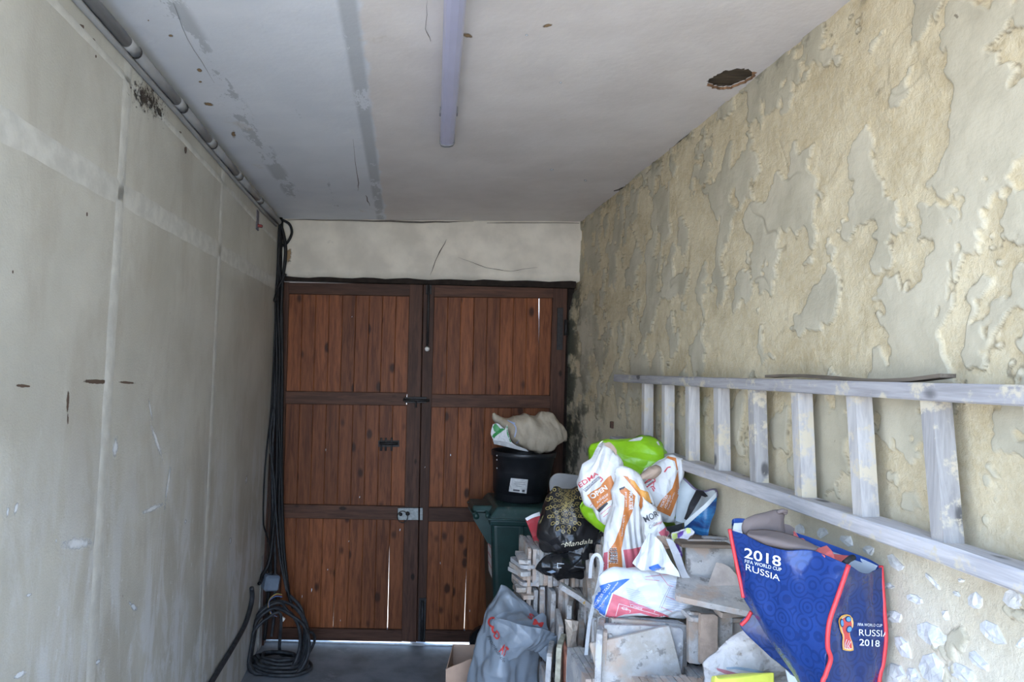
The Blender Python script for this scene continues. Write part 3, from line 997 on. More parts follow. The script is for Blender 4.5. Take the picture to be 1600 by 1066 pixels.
cable([(428, 342, 4.42), (430, 380, 4.44), (431, 440, 4.44), (432, 520, 4.46), (433, 620, 4.46), (433, 700, 4.46), (431, 770, 4.46), (427, 830, 4.45), (420, 880, 4.42), (404, 905, 4.36), (396, 912, 4.30)], .012,
      'thick black cable sweeping left at the bottom towards the wall')
cable([(425, 345, 4.40), (428, 385, 4.41), (425, 425, 4.42), (420, 460, 4.40), (421, 485, 4.42), (424, 520, 4.44), (424, 600, 4.44), (420, 650, 4.43), (414, 700, 4.36), (407, 745, 4.33), (407, 790, 4.34), (413, 825, 4.38), (421, 850, 4.42), (424, 880, 4.43), (424, 899, 4.43)], .0052,
      'thin black flex against the left wall ending in the hanging grey box')
cable([(446, 428, 4.43), (434, 450, 4.42), (421, 464, 4.38), (415, 470, 4.35)], .011, 'cut off stub of black cable pointing left at the wall')
cable([(434, 345, 4.44), (434, 500, 4.46), (429, 640, 4.46), (425, 720, 4.46), (427, 800, 4.46), (430, 880, 4.46), (428, 960, 4.45), (424, 995, 4.43)], .009,
      'black cable hugging the jamb behind the others down to the floor', M_CABG, G)
cable([(427, 640, 4.40), (425, 655, 4.38), (422, 690, 4.40), (429, 760, 4.42), (431, 800, 4.42), (437, 870, 4.41), (448, 925, 4.38)], .007, 'thin black cable crossing over the bundle at half height', M_CABG)
cable([(x, y, LW(x, y, .016).y) for x, y in ((393, 919), (394, 932), (391, 950), (382, 978), (362, 1014), (340, 1050), (318, 1086), (290, 1130))], .014, 'thick black cable sloping down the foot of the left wall', M_CABG)
cable([(434, 343, 4.44), (438, 395, 4.45), (436, 445, 4.45), (430, 540, 4.47), (427, 640, 4.47), (426, 760, 4.47), (424, 860, 4.46), (417, 960, 4.45), (413, 1000, 4.44)], .012, 'thick dusty cable lying in the corner behind the bundle down to the pier', None, G)
cable([(431, 343, 4.42), (434, 400, 4.42), (434, 470, 4.43), (437, 560, 4.44), (435, 640, 4.44), (438, 720, 4.44), (436, 800, 4.44), (442, 880, 4.42), (452, 935, 4.37)], .009, 'black cable weaving between the two that run down to the coil', None, G)
# coil on the floor under the bundle
pts = []
rngc = random.Random(5)
for k in range(5):
    cx0, cy0 = 431 + rngc.uniform(-4, 4), 1004 + rngc.uniform(-3, 3) + k * 2
    rx, ry = 43 + rngc.uniform(-4, 5), 66 - k * 3
    for j in range(14):
        t = 2 * math.pi * j / 14 + .4
        x, y = cx0 + rx * math.sin(t) + 6 * math.cos(t), cy0 - ry * math.cos(t)
        y = min(y, 1058 + rngc.uniform(-4, 3))
        d = 4.36 - max(0, (y - 940)) / 120 * .28 - k * .012
        pts.append((x, y, d + rngc.uniform(-.008, .008)))
for k in range(5):                # the part that lies on the floor
    for j in range(14):
        t = 2 * math.pi * j / 14
        cx0, rx, dd = 436 + rngc.uniform(-4, 4), (50 - k * 6), .15 - k * .022
        d = 4.17 + dd * math.cos(t)
        x = cx0 + rx * math.sin(t)
        q = P(x, 1000, d); zf = .014 + .013 * k + rngc.uniform(0, .008)
        pts.append((x, CY + F * (CH - zf) / d + (x - CX) * .0262, d))
pp = smooth_path([P(*q) for q in pts], 4)
for q in pp: q.z = max(q.z, .013); q.x = max(q.x, lwp(0, q.z).x + .014)
coil = put(MB().tube(pp, .0105, 7).build('cable_coil', M_CABG, None, True), 'coil of black cable on the floor below the hanging bundle', 'cable coil')
loop2 = smooth_path([P(*q) for q in ((452, 930, 4.38), (470, 950, 4.34), (476, 975, 4.32), (474, 1010, 4.25), (468, 1035, 4.15), (450, 1050, 4.08))], 6)
mk('loose_turn', *tube_geo(loop2, .0105, 7), M_CABG, coil, smooth=True)
loop3 = smooth_path([P(*q) for q in ((470, 1006, 4.28), (483, 989, 4.30), (491, 993, 4.32), (490, 1006, 4.33), (478, 1028, 4.28), (462, 1046, 4.16))], 6)
mk('loose_turn', *tube_geo(loop3, .009, 7), M_CABG, coil, smooth=True)
for dx, col, nm in ((0, (.35, .33, .08), 'yellow'), (.8, (.28, .04, .03), 'red'), (1.8, (.08, .2, .5), 'blue')):
    w = smooth_path([P(*q) for q in ((441, 929.5 + dx * 2, 4.33), (431, 928.5 + dx * 2, 4.32), (421, 937 + dx, 4.31), (419 + dx, 950, 4.31), (424 + dx, 960, 4.30), (433, 964, 4.30))], 5)
    put(mk('wire', *tube_geo(w, .0022, 6), plain(nm + '_wire', col, .4, .1, 30, 0), coil, smooth=True), nm + ' wire end')
mb = MB(); q = P(441, 967, 4.29); mb.box(-.016, .016, -.01, .01, -.012, .012, .003); mb.xform(Matrix.Translation(q) @ Matrix.Rotation(.6, 4, 'Y'))
mb.build('terminal_block', M_WHITE, coil)
# junction box
mb = MB(); s = .05
q = P(423, 910, 4.42)
mb.box(-s, s, -s * .8, s * .8, -s, s, .012)
mb.xform(Matrix.Translation(q) @ Matrix.Rotation(.55, 4, 'Z') @ Matrix.Rotation(.16, 4, 'Y'))
jb = put(mb.build('junction_box', plain('box_blue_grey', (.15, .19, .25), .45, .08, 20, .05)), 'square blue grey junction box hanging on a flex by the door jamb', 'junction box')
mb = MB(); mb.box(-s * .8, s * .8, -s * .95, -s * .78, -s * .8, s * .8, .004); mb.xform(Matrix.Translation(q) @ Matrix.Rotation(.55, 4, 'Z') @ Matrix.Rotation(.16, 4, 'Y')); mb.build('lid', plain('box_lid', (.17, .21, .27), .45, .08, 20, .05), jb)
mb = MB(); mb.tube([q + Vector((0, 0, .045)), q + Vector((0, 0, .068))], .012, 10); mb.build('gland', M_IRON, jb, True)

# ---------------------------------------------------------------- ladder hung along the right wall
M_LAD = wood('ladder_grey', (.30, .285, .285), (.44, .42, .42), 1, .65, 'Y', dirt=((.52, .46, .35), 14, .55))
M_RUNG = wood('ladder_rung', (.32, .30, .29), (.46, .435, .41), 1, .65, 'Z', dirt=((.55, .48, .36), 12, .5))
lad = empty('wooden_ladder', (1.085, 2.1, 1.50))
put(lad, 'old wooden ladder with worn grey paint hung lengthwise on the rough wall', 'ladder')
def rail(y0, y1, z0a, z0b, hz, x0, x1, name):
    n = 14
    v, f = [], []
    for i in range(n + 1):
        t = i / n
        y, z = y0 + (y1 - y0) * t, z0a + (z0b - z0a) * t
        w = .0016
        pr = [(x0 + .004, z), (x1 - .003, z), (x1, z + .004), (x1, z + hz - .004), (x1 - .003, z + hz), (x0 + .004, z + hz), (x0, z + hz - .004), (x0, z + .004)]
        v += [Vector((a + random.uniform(-w, w), y, b + random.uniform(-w, w))) for a, b in pr]
    for i in range(n):
        for k in range(8):
            a0, b0 = i * 8 + k, i * 8 + (k + 1) % 8
            f.append((a0, b0, b0 + 8, a0 + 8))
    f += [tuple(range(8)), tuple(range(n * 8 + 7, n * 8 - 1, -1))]
    return mk(name, v, f, M_LAD, lad)
XF, XB = 1.052, 1.112
rail(3.42, .75, 1.808, 1.812, .036, XF, XB, 'rail')
rail(3.45, .75, 1.492, 1.497, .040, XF - .004, XB, 'rail')
for k in range(9):
    yt = 1.39 + (k - 1) * .2345
    yb = yt - .045 + .004 * k
    z0, z1 = 1.528, 1.812
    mb = MB()
    hw = .0165
    x0, x1 = XF + .012, XB - .008
    mb.hexa([(x0, yt + hw, z1), (x0, yt - hw, z1), (x0, yb - hw, z0), (x0, yb + hw, z0), (x1, yt + hw, z1), (x1, yt - hw, z1), (x1, yb - hw, z0), (x1, yb + hw, z0)])
    mb.build('rung', M_RUNG, lad)
mb = MB()
v = []
for i in range(9):
    t = i / 8
    y = 2.02 - t * .66
    zz = 1.849 + .004 * math.sin(t * 7) + (.012 * max(0, t - .85) * 4)
    v += [(1.068, y, zz), (1.100, y, zz), (1.100, y, zz + .008), (1.068, y, zz + .008)]
f = []
for i in range(8):
    for k in range(4):
        f.append((i * 4 + k, i * 4 + (k + 1) % 4, i * 4 + 4 + (k + 1) % 4, i * 4 + 4 + k))
f += [(0, 1, 2, 3), (35, 34, 33, 32)]
put(mk('wood_lath', v, f, wood('old_lath', (.10, .08, .06), (.22, .18, .14), 1, .8, 'Y')), 'thin dark strip of old wood lying on the upper ladder rail', 'lath')
# ================================================================ the heap along the right wall
# ---------------------------------------------------------------- clay roof tiles
def mat_tile():
    mt, nt, b = new_mat('old_clay_tile')
    t = coords(nt, None, True)
    oi = N(nt, 'ShaderNodeObjectInfo').outputs['Random']
    base = ramp(nt, oi, [(0, (.33, .325, .325)), (1, (.40, .375, .35)), (.18, (.43, .355, .285)), (.36, (.38, .375, .385)), (.5, (.46, .345, .27)), (.62, (.31, .29, .275)), (.75, (.45, .40, .335)), (.88, (.41, .40, .40))])
    n = noise(nt, t, 9, 6, .65)
    c = mix(nt, sc(nt, n, .44, .6), base, (.53, .505, .48))
    c = mix(nt, math_(nt, 'MULTIPLY', sc(nt, noise(nt, t, 17, 6, .72), .545, .62), .75), c, (.20, .185, .17))
    c = mix(nt, math_(nt, 'MULTIPLY', sc(nt, noise(nt, t, 7, 5, .6), .5, .62), .65), c, (.52, .37, .27))
    c = mix(nt, math_(nt, 'MULTIPLY', sc(nt, noise(nt, t, 24, 5, .7), .62, .67), .8), c, (.62, .61, .57))
    c = mix(nt, math_(nt, 'MULTIPLY', sc(nt, noise(nt, t, 31, 4, .6), .70, .73), .9), c, (.50, .29, .07))
    nt.links.new(c, b.inputs['Base Color'])
    b.inputs['Roughness'].default_value = .85
    b.inputs['Specular IOR Level'].default_value = .25
    bump(nt, b, math_(nt, 'ADD', noise(nt, t, 60, 6, .7), math_(nt, 'MULTIPLY', n, 1.2)), .5, .006)
    return mt
M_TILE = mat_tile()
M_TILE_RED = plain('red_clay', (.42, .17, .11), .85, .2, 30, .4)
M_TILE_YEL = plain('lichen_clay', (.42, .39, .29), .9, .3, 30, .5, dirt=((.30, .27, .22), 25, .55))

def tile_mesh(L, Hh, T, seed):
    rg = random.Random(seed)
    out = []
    r = rg.uniform(.010, .022)
    cs = [(L / 2 - r, Hh / 2 - r), (-L / 2 + r, Hh / 2 - r), (-L / 2 + r, -Hh / 2 + r), (L / 2 - r, -Hh / 2 + r)]
    for k, (cx, cz) in enumerate(cs):
        rr = r * rg.choice((.25, .6, 1, 1))
        if rg.random() < .15: rr = r * 1.4
        for j in range(3):
            a = math.pi / 2 * (k + j / 2)
            sx, sz = (1 if cx > 0 else -1), (1 if cz > 0 else -1)
            out.append((sx * (L / 2 - rr) + rr * math.cos(a) + rg.uniform(-.0015, .0015), sz * (Hh / 2 - rr) + rr * math.sin(a) + rg.uniform(-.0015, .0015)))
        nx, nz = cs[(k + 1) % 4]
        out.append(((cx + nx) / 2 * (1.0) + (0 if abs(cx - nx) > .01 else (r if cx > 0 else -r)) + rg.uniform(-.002, .002),
                    (cz + nz) / 2 + (0 if abs(cz - nz) > .01 else (r if cz > 0 else -r)) + rg.uniform(-.002, .002)))
    bow = rg.uniform(-.004, .008)
    n = len(out)
    v = []
    for yy, s in ((-T / 2, .985), (-T / 2 + .0025, 1), (T / 2 - .0025, 1), (T / 2, .985)):
        for x, z in out:
            v.append((x * s, yy + bow * (1 - (2 * x / L) ** 2), z * s))
    v += [(0, -T / 2 + bow, 0), (0, T / 2 + bow, 0)]
    f = []
    for q in range(3):
        for k in range(n):
            f.append((q * n + k, q * n + (k + 1) % n, (q + 1) * n + (k + 1) % n, (q + 1) * n + k))
    for k in range(n):
        f.append(((k + 1) % n, k, 4 * n)); f.append((3 * n + k, 3 * n + (k + 1) % n, 4 * n + 1))
    me = bpy.data.meshes.new('roof_tile')
    me.from_pydata(v, [], f)
    bm = bmesh.new(); bm.from_mesh(me); bmesh.ops.recalc_face_normals(bm, faces=bm.faces[:]); bm.to_mesh(me); bm.free()
    me.materials.append(M_TILE)
    return me
TM = [tile_mesh(.262 + random.uniform(-.008, .008), .165 + random.uniform(-.005, .005), random.choice((.015, .017, .02)), 100 + k) for k in range(9)]
TN = [tile_mesh(.155, .056, .018, 300), tile_mesh(.165, .05, .02, 301), tile_mesh(.15, .06, .017, 302)]
TPROTO = bpy.data.objects.new('roof_tile', TM[0])
tile_used = [False]
def tile(c, label, group=None, rx=0, ry=0, rz=0, me=None, mat=None, upright=False, roll=0):
    """rx tips the face back, ry turns it in its own plane, rz swings it round the vertical; angles in degrees"""
    o = TPROTO if not tile_used[0] else TPROTO.copy()
    tile_used[0] = True
    o.data = me or random.choice(TM)
    COL.objects.link(o)
    R = Matrix.Rotation(math.radians(roll), 4, 'Y') @ Matrix.Rotation(math.radians(rz), 4, 'Z') @ Matrix.Rotation(math.radians(rx), 4, 'X') @ Matrix.Rotation(math.radians(ry + (90 if upright else 0)), 4, 'Y')
    o.matrix_world = Matrix.Translation(c) @ R
    o.rotation_euler = R.to_euler(); o.location = c
    if mat:
        o.material_slots[0].link = 'OBJECT'
        o.material_slots[0].material = mat
    put(o, label, 'roof tile', group, 'thing')
    if not group and 'group' in o: del o['group']
    return o
U = random.uniform
ORD = 'first second third fourth fifth sixth seventh eighth ninth tenth eleventh twelfth thirteenth fourteenth'.split()
# stack under the black bags: thin edges towards us
gA = 'tiles on edge under the black bags'
for k in range(13):
    q = P(829 + k * 6.7, 860, 3.0)
    tile(Vector((q.x, 3.0 + .135 + U(-.012, .012), .984 + U(-.004, .004))), 'roof tile on edge, ' + ORD[k] + ' from the left in the top course under the black bags', gA + ', top course', 0, U(-1, 1), 90 + U(-4, 4))
for k in range(11):
    q = P(829 + k * 8.3, 950, 3.0)
    tile(Vector((q.x + U(-.003, .003), 2.985 + .085 + U(-.02, .03), .765 + U(-.006, .006))), 'upright roof tile, ' + ORD[k] + ' from the left in the course below the crumpled black plastic', gA + ', second course', U(-1.5, 1.5), U(-2, 2), 90 + U(-9, 9), upright=True)
for k in range(13):
    tile(Vector((P(817 + U(-5, 3), 900, 3.06).x, 3.075 + U(-.02, .02), .70 + .0262 * k)), 'short flat tile piece, ' + ORD[k] + ' from the bottom in the pile beside the green bin',
         'flat tile pieces by the green bin', 90, U(-6, 6), 90 + U(-14, 14), me=TN[k % 3])
# ragged middle, between the grey sack and the front stack
gC = 'tiles leaning in the middle of the heap'
for k, (px, py, d, ry, rz) in enumerate(((919, 932, 2.74, -34, 80), (927, 921, 2.72, -40, 78), (935, 908, 2.72, -44, 80), (943, 897, 2.72, -46, 80), (924, 952, 2.68, -28, 80),
                          (933, 944, 2.66, -33, 78), (941, 931, 2.66, -36, 80), (948, 918, 2.68, -40, 84))):
    tile(P(px, py, d + .1), 'roof tile leaning askew beside the white strap, ' + ('upper', 'lower')[k // 4] + ' row, ' + ORD[k % 4] + ' from the left', gC, U(-4, 4), ry, rz)
tile(P(903, 934, 2.72), 'clay roof tile aslant with a pale front edge, left of the white strap', None, 94, 0, -8, roll=32, me=TN[1])
for px, py, d, mat, lab, rz in ((858, 1062, 2.66, None, 'grey upright tile end half behind the grey sack', 74), (876, 1052, 2.58, M_TILE_YEL, 'upright tile crusted with yellow lichen at the foot of the heap', 70),
                            (882, 1063, 2.55, M_TILE_RED, 'red upright tile edge at the foot of the heap', 84), (889, 1068, 2.52, None, 'upright grey tile just right of the red tile edge', 76),
                            (902, 1074, 2.49, None, 'upright grey tile left of the lower end of the white strap', 74), (919, 1086, 2.46, None, 'upright tile behind the lower end of the white strap', 78)):
    tile(P(px, py, d + .06), lab, None, U(-2, 2), U(-2, 2), rz, mat=mat, upright=True)
for k, (px, py, d) in enumerate(((872, 1012, 2.80), (862, 1030, 2.84), (889, 1020, 2.76), (905, 1015, 2.72), (920, 1005, 2.68), (908, 985, 2.8), (893, 985, 2.86), (930, 1000, 2.64), (918, 975, 2.76))):
    tile(P(px, py, d + .08), 'upright roof tile wedged left of the front stack, ' + ('at the left end, behind', 'low at the left end', 'behind the split tile piece', 'right of the split tile piece', 'behind the white strap', 'below the aslant tile', 'at the left below the aslant tile', 'touching the front stack', 'deep behind the strap')[k], 'tiles wedged in the gap', U(-3, 3), U(-6, 8), 78 + U(-8, 8), upright=True)
# front stack: faces towards us
fr = [((993, 1031), 2.215, -14.5, 0, 0, 'large mottled roof tile with lichen, tilted, foremost on the front stack'),
      ((1003, 1016), 2.245, 1, .5, -2, 'level grey and tan roof tile directly behind the tilted front tile'),
      ((1013, 1010), 2.275, 4, 0, 2, 'pinkish roof tile third from the front of the front stack'),
      ((1008, 1004), 2.305, 3, 1, -2, 'grey roof tile fourth from the front of the front stack')]
for i, ((px, py), d, ry, rx, rz, lab) in enumerate(fr):
    tile(P(px, py, d), lab, None, rx - 3, ry, rz, me=TM[i])
for k in range(10):
    tile(P(987 + U(-6, 6), 1006 + U(-4, 3), 2.335 + k * .027), 'roof tile in the front stack, ' + ORD[k + 4] + ' from the front, under the red and blue sack', 'tiles deep in the front stack', -2, U(-2, 2), U(-2, 2))
for k, (px, d) in enumerate(((938, 2.262), (941, 2.29), (946, 2.315))):
    tile(P(px, 1036, d), ('narrow', 'second narrow', 'third narrow')[k] + ' upright tile edge showing at the left end of the front stack', None, 0, U(-1, 1), 70 + 6 * k, upright=True, me=TM[k + 4])
tile(P(1064, 1090, 2.12), 'round-cornered roof tile lying flat at the bottom right of the front stack', None, 98, 0, 25)
# right-hand stack in front of the wall
E = [((1087, 996), 2.235, 'narrow grey tile strip on end, left one of the four beside the striped sack', TN[1], None), ((1106.5, 998), 2.19, 'narrow tan tile strip with dark spots, foremost of the four on end', TN[0], plain('tan_clay', (.44, .33, .255), .85, .2, 20, .4, dirt=((.14, .11, .09), 22, .6))),
     ((1129, 997), 2.215, 'narrow mottled tile strip on end, third of the four beside the striped sack', TN[2], None), ((1150, 994), 2.24, 'narrow pinkish grey tile strip on end, beside the blue carrier bag', TN[2], plain('pink_grey_clay', (.46, .40, .36), .85, .2, 8, .4))]
for (px, py), d, lab, me, mt in E:
    tile(P(px, py, d), lab, None, -4, 0, U(-3, 3), me=me, mat=mt, upright=True)
tile(P(1122, 953, 2.30), 'grey roof tile lying flat on the four narrow tile strips', None, 93, 0, 3)
tile(P(1152, 955, 2.215), 'broken tile end lying flat in front of the sloping tile', None, 94, 0, 10, me=TN[2])
tile(P(1124, 930, 2.21), 'grey roof tile sloping down to the left below the broken tile piece', None, 105, 0, -24, roll=4)
tile(P(1110, 905, 2.325), 'large pale roof tile standing upright near the wall', None, -5, 1, 2, upright=True)
tile(P(1133, 900, 2.365), 'tan roof tile upright behind the large pale one by the wall', None, -4, 2, 0, upright=True)
tile(P(1128, 901, 2.40), 'dark roof tile last of the three upright by the wall', None, -4, -1, 0, upright=True)
# a broken piece leaning there
fq = [(1105.5, 915), (1113, 895), (1119, 879), (1130, 881), (1141, 887), (1152, 900), (1156, 918)]
v = [P(x, y, 2.245 + (915 - y) * .0006) for x, y in fq] + [P(x, y, 2.265 + (915 - y) * .0006) for x, y in fq]
n = len(fq)
put(mk('tile_fragment', v, [tuple(range(n - 1, -1, -1)), tuple(range(n, 2 * n))] + [(k, (k + 1) % n, n + (k + 1) % n, n + k) for k in range(n)], plain('pinkish_fragment', (.43, .37, .33), .85, .2, 14, .5, dirt=((.30, .28, .26), 9, .55))),
    'broken pinkish roof tile piece leaning against the large pale tile', 'tile fragment')
# a split, twisted piece of tile in the middle
fq = [((882.5, 968), (904, 971)), ((884, 985), (902, 985)), ((886, 1000), (900, 1002)), ((887, 1018), (903, 1018)), ((888, 1036), (905, 1040))]
v, f = [], []
for k, (a, b_) in enumerate(fq):
    tw = math.sin(k * 1.3) * .02
    v += [P(*a, 2.60 + tw), P((a[0] + b_[0]) / 2 + 2 * math.sin(k * 2), a[1] + 2, 2.585 - tw), P(*b_, 2.60 - tw), P((a[0] + b_[0]) / 2, a[1], 2.66)]
for k in range(4):
    for j in range(4):
        f.append((k * 4 + j, k * 4 + (j + 1) % 4, k * 4 + 4 + (j + 1) % 4, k * 4 + 4 + j))
f += [(0, 1, 2, 3), (19, 18, 17, 16)]
put(mk('tile_fragment', v, f, plain('split_clay', (.50, .41, .33), .85, .25, 30, .7, 60, bdist=.01)), 'pale split tile piece standing on end left of the white strap', 'tile fragment')
# lower courses that only carry the rest
def core(regs):
    mb = MB()
    rg = random.Random(3)
    for x0, x1, y0, y1, zt in regs:
        nz = max(1, round(zt / .166)); h = zt / nz
        for k in range(nz):
            x = x0
            while x < x1 - .01:
                y = y0
                while y < y1 - .1:
                    L = min(.26, y1 - y)
                    j = rg.uniform(-.008, .008)
                    mb.box(x, x + .019, y + j, y + L - .006 + j, k * h + .001, (k + 1) * h - .001 - rg.uniform(0, .004))
                    y += .262
                x += .0215
    return mb
put(core([(.60, .80, 3.02, 3.5, .62), (.845, 1.08, 2.95, 3.5, 1.05), (.87, 1.08, 2.66, 2.94, 1.03), (.62, .79, 2.55, 2.95, .60), (.62, .94, 2.22, 2.52, .855), (.80, 1.08, 2.54, 2.65, 1.02),
          (.955, 1.10, 2.16, 2.45, .885), (.955, 1.10, 2.30, 2.45, 1.0), (.72, 1.10, 1.40, 2.10, .93), (.535, .597, 3.0, 3.17, .685)]).build('stacked_tiles', M_TILE, None, origin=(.8, 2.5, 0)),
    'lower courses of grey roof tiles stacked on edge, carrying the rest of the heap', 'roof tiles', None, 'stuff')

# ---------------------------------------------------------------- sheets, bags and prints
def resample(A, n, axis):
    A = np.moveaxis(A, axis, 0)
    m_ = len(A)
    if m_ == 2:
        t = np.linspace(0, 1, n)
        R = A[0] + (A[1] - A[0]) * t.reshape(-1, *([1] * (A.ndim - 1)))
        return np.moveaxis(R, 0, axis)
    B = np.concatenate([[2 * A[0] - A[1]], A, [2 * A[-1] - A[-2]]])
    t = np.linspace(0, m_ - 1 - 1e-9, n)
    i = np.floor(t).astype(int); u = (t - i).reshape(-1, *([1] * (A.ndim - 1)))
    p0, p1, p2, p3 = B[i], B[i + 1], B[i + 2], B[i + 3]
    R = .5 * (2 * p1 + (p2 - p0) * u + (2 * p0 - 5 * p1 + 4 * p2 - p3) * u ** 2 + (3 * p1 - p0 - 3 * p2 + p3) * u ** 3)
    return np.moveaxis(R, 0, axis)

BV = {}
def crumple(q, seed, n=9):
    rg = np.random.RandomState(seed + 50)
    tot = 0
    qq = q + .22 * np.stack([perlin(q * .9 + 3), perlin(q * .9 + 33), perlin(q * .9 + 63)], -1)
    for i in range(n):
        dr = rg.normal(size=3); dr /= np.linalg.norm(dr)
        f = rg.uniform(.5, .9) * (1, 1, 1.8, 1.8, 1.8, 3.2, 3.2, 3.2, 5)[i % 9]
        x = (qq * dr).sum(-1) * f + rg.uniform(0, 9) + .35 * perlin(q * .8 + 11 * i)
        tri = np.abs(x - np.floor(x) - .5) * 4 - 1
        tot = tot + tri * (.55 / f) * np.clip(.45 + 1.5 * perlin(q * .55 + 31 * i), 0, 1.1)
    return tot

def sheet(name, ctrl, mat, label=None, cat=None, parent=None, d=None, amp=.006, freq=9, stretch=(1, 1, 1), thick=0.0, bulge=0.0, n=70, seed=0, fold=0.0, group=None, th=.0015, facet=0.0):
    """a crumpled sheet (thick=0) or a closed, filled sack (thick>0) through control points (px, py[, depth])"""
    A = np.array([[tuple(P(q[0], q[1], q[2] if len(q) > 2 else d)) for q in row] for row in ctrl])
    asp = np.linalg.norm(A[-1, 0] - A[0, 0]) / max(1e-6, np.linalg.norm(A[0, -1] - A[0, 0]) * .5 + np.linalg.norm(A[-1, -1] - A[-1, 0]) * .5)
    nr, nc = int(max(12, min(160, n * math.sqrt(asp)))), int(max(12, min(160, n / math.sqrt(asp))))
    S = resample(resample(A, nr, 0), nc, 1)
    vv_, uu_ = np.meshgrid(np.linspace(0, 1, nr), np.linspace(0, 1, nc), indexing='ij')
    prof = np.sqrt(np.clip(16 * uu_ * (1 - uu_) * vv_ * (1 - vv_), 0, 1))
    S[..., 1] -= bulge * prof
    base = S.copy()
    q = base * np.array(stretch) * freq + seed * 13.7
    q = q + .35 * np.stack([perlin(q * .6 + 5), perlin(q * .6 + 15), perlin(q * .6 + 25)], -1)
    w = 0
    for k, a in ((1, 1.0), (2.1, .5), (4.3, .24)):
        w = w + a * (1 - 2.6 * np.abs(perlin(q * k + 7 * k)))
    if facet:
        w = .4 * w + 2.6 * crumple(q * 1.7, seed)
    du = np.gradient(S, axis=1); dv = np.gradient(S, axis=0)
    nn_ = np.cross(dv, du); nn_ /= np.linalg.norm(nn_, axis=-1, keepdims=True) + 1e-9
    S = S + nn_ * (w * amp)[..., None]
    if fold:
        S = S + nn_ * (fold * np.abs(np.sin(uu_ * 9 + 2 * perlin(q * .5))))[..., None]
    idx = np.arange(nr * nc).reshape(nr, nc)
    fr_ = np.stack([idx[:-1, :-1], idx[1:, :-1], idx[1:, 1:], idx[:-1, 1:]], -1).reshape(-1, 4)
    V_ = S.reshape(-1, 3)
    if thick:
        Bk = base + np.array([0, 1, 0]) * (thick * prof)[..., None] + nn_ * (w * amp)[..., None]
        inner = np.zeros((nr, nc), bool); inner[1:-1, 1:-1] = True
        idb = idx.copy(); idb[inner] = nr * nc + np.arange(inner.sum())
        V_ = np.concatenate([V_, Bk[inner]])
        bk_ = np.stack([idb[:-1, :-1], idb[:-1, 1:], idb[1:, 1:], idb[1:, :-1]], -1).reshape(-1, 4)
        faces = np.concatenate([fr_, bk_])
    else:
        V_ = np.concatenate([V_, V_ - nn_.reshape(-1, 3) * th])
        o_ = nr * nc
        bk_ = fr_[:, ::-1] + o_
        rim = np.concatenate([idx[0, :], idx[1:, -1], idx[-1, -2::-1], idx[-2:0:-1, 0]])
        r2 = np.roll(rim, -1)
        rf = np.stack([rim, r2, r2 + o_, rim + o_], -1)
        faces = np.concatenate([fr_, bk_, rf])
    o = mk(name, V_, faces.tolist(), mat, parent, None, True)
    BV[o.name] = BVHTree.FromPolygons([tuple(x) for x in S.reshape(-1, 3)], fr_.tolist())
    if label: put(o, label, cat, group)
    return o

def project(o_names, bm, name, mat, parent, off, sub):
    bmesh.ops.triangulate(bm, faces=bm.faces[:])
    for _ in range(6):
        lng = [e for e in bm.edges if e.calc_length() > sub]
        if not lng: break
        bmesh.ops.subdivide_edges(bm, edges=lng, cuts=1)
        bmesh.ops.triangulate(bm, faces=[f for f in bm.faces if len(f.verts) > 3])
    pos = {}
    bm.verts.index_update()
    for v in bm.verts:
        best = None
        r = RAY(v.co.x, v.co.y)
        for on in o_names:
            h, nn_, i, dd = BV[on].ray_cast(EYE, r)
            if h is not None and (best is None or dd < best[1]):
                if nn_.dot(r) > 0: nn_ = -nn_
                best = (h + nn_ * off, dd)
        if best: pos[v.index] = best[0]
    keep = [f for f in bm.faces if all(v.index in pos for v in f.verts)]
    if not keep: return None
    order = {}
    V_, F_ = [], []
    for f in keep:
        row = []
        for v in f.verts:
            if v.index not in order:
                order[v.index] = len(V_); V_.append(pos[v.index])
            row.append(order[v.index])
        a, b_, c_ = (V_[k] for k in row[:3])
        if (b_ - a).cross(c_ - a).dot(a - EYE) > 0: row = row[::-1]
        F_.append(row)
    return mk(name, V_, F_, mat, parent, None, True)

def printed(o, polys, mat, name='printed_panel', off=.0016, sub=3.5, extra=()):
    """flat print on a bag: polygons in photograph pixels laid onto the surface"""
    for poly in polys:
        bm = bmesh.new()
        bm.faces.new([bm.verts.new((x, y, 0)) for x, y in poly])
        r = project([o.name, *extra], bm, name, mat, o, off, sub)
        bm.free()
    return r

def text_bm(s, shear=0.0, bold=0.0):
    cu = bpy.data.curves.new('lettering', 'FONT')
    cu.body = s
    cu.shear = shear
    cu.offset = bold
    cu.resolution_u = 3
    to = bpy.data.objects.new('lettering', cu)
    COL.objects.link(to)
    dg = bpy.context.evaluated_depsgraph_get()
    me = bpy.data.meshes.new_from_object(to.evaluated_get(dg))
    bpy.data.objects.remove(to); bpy.data.curves.remove(cu)
    bm = bmesh.new(); bm.from_mesh(me)
    bpy.data.meshes.remove(me)
    return bm

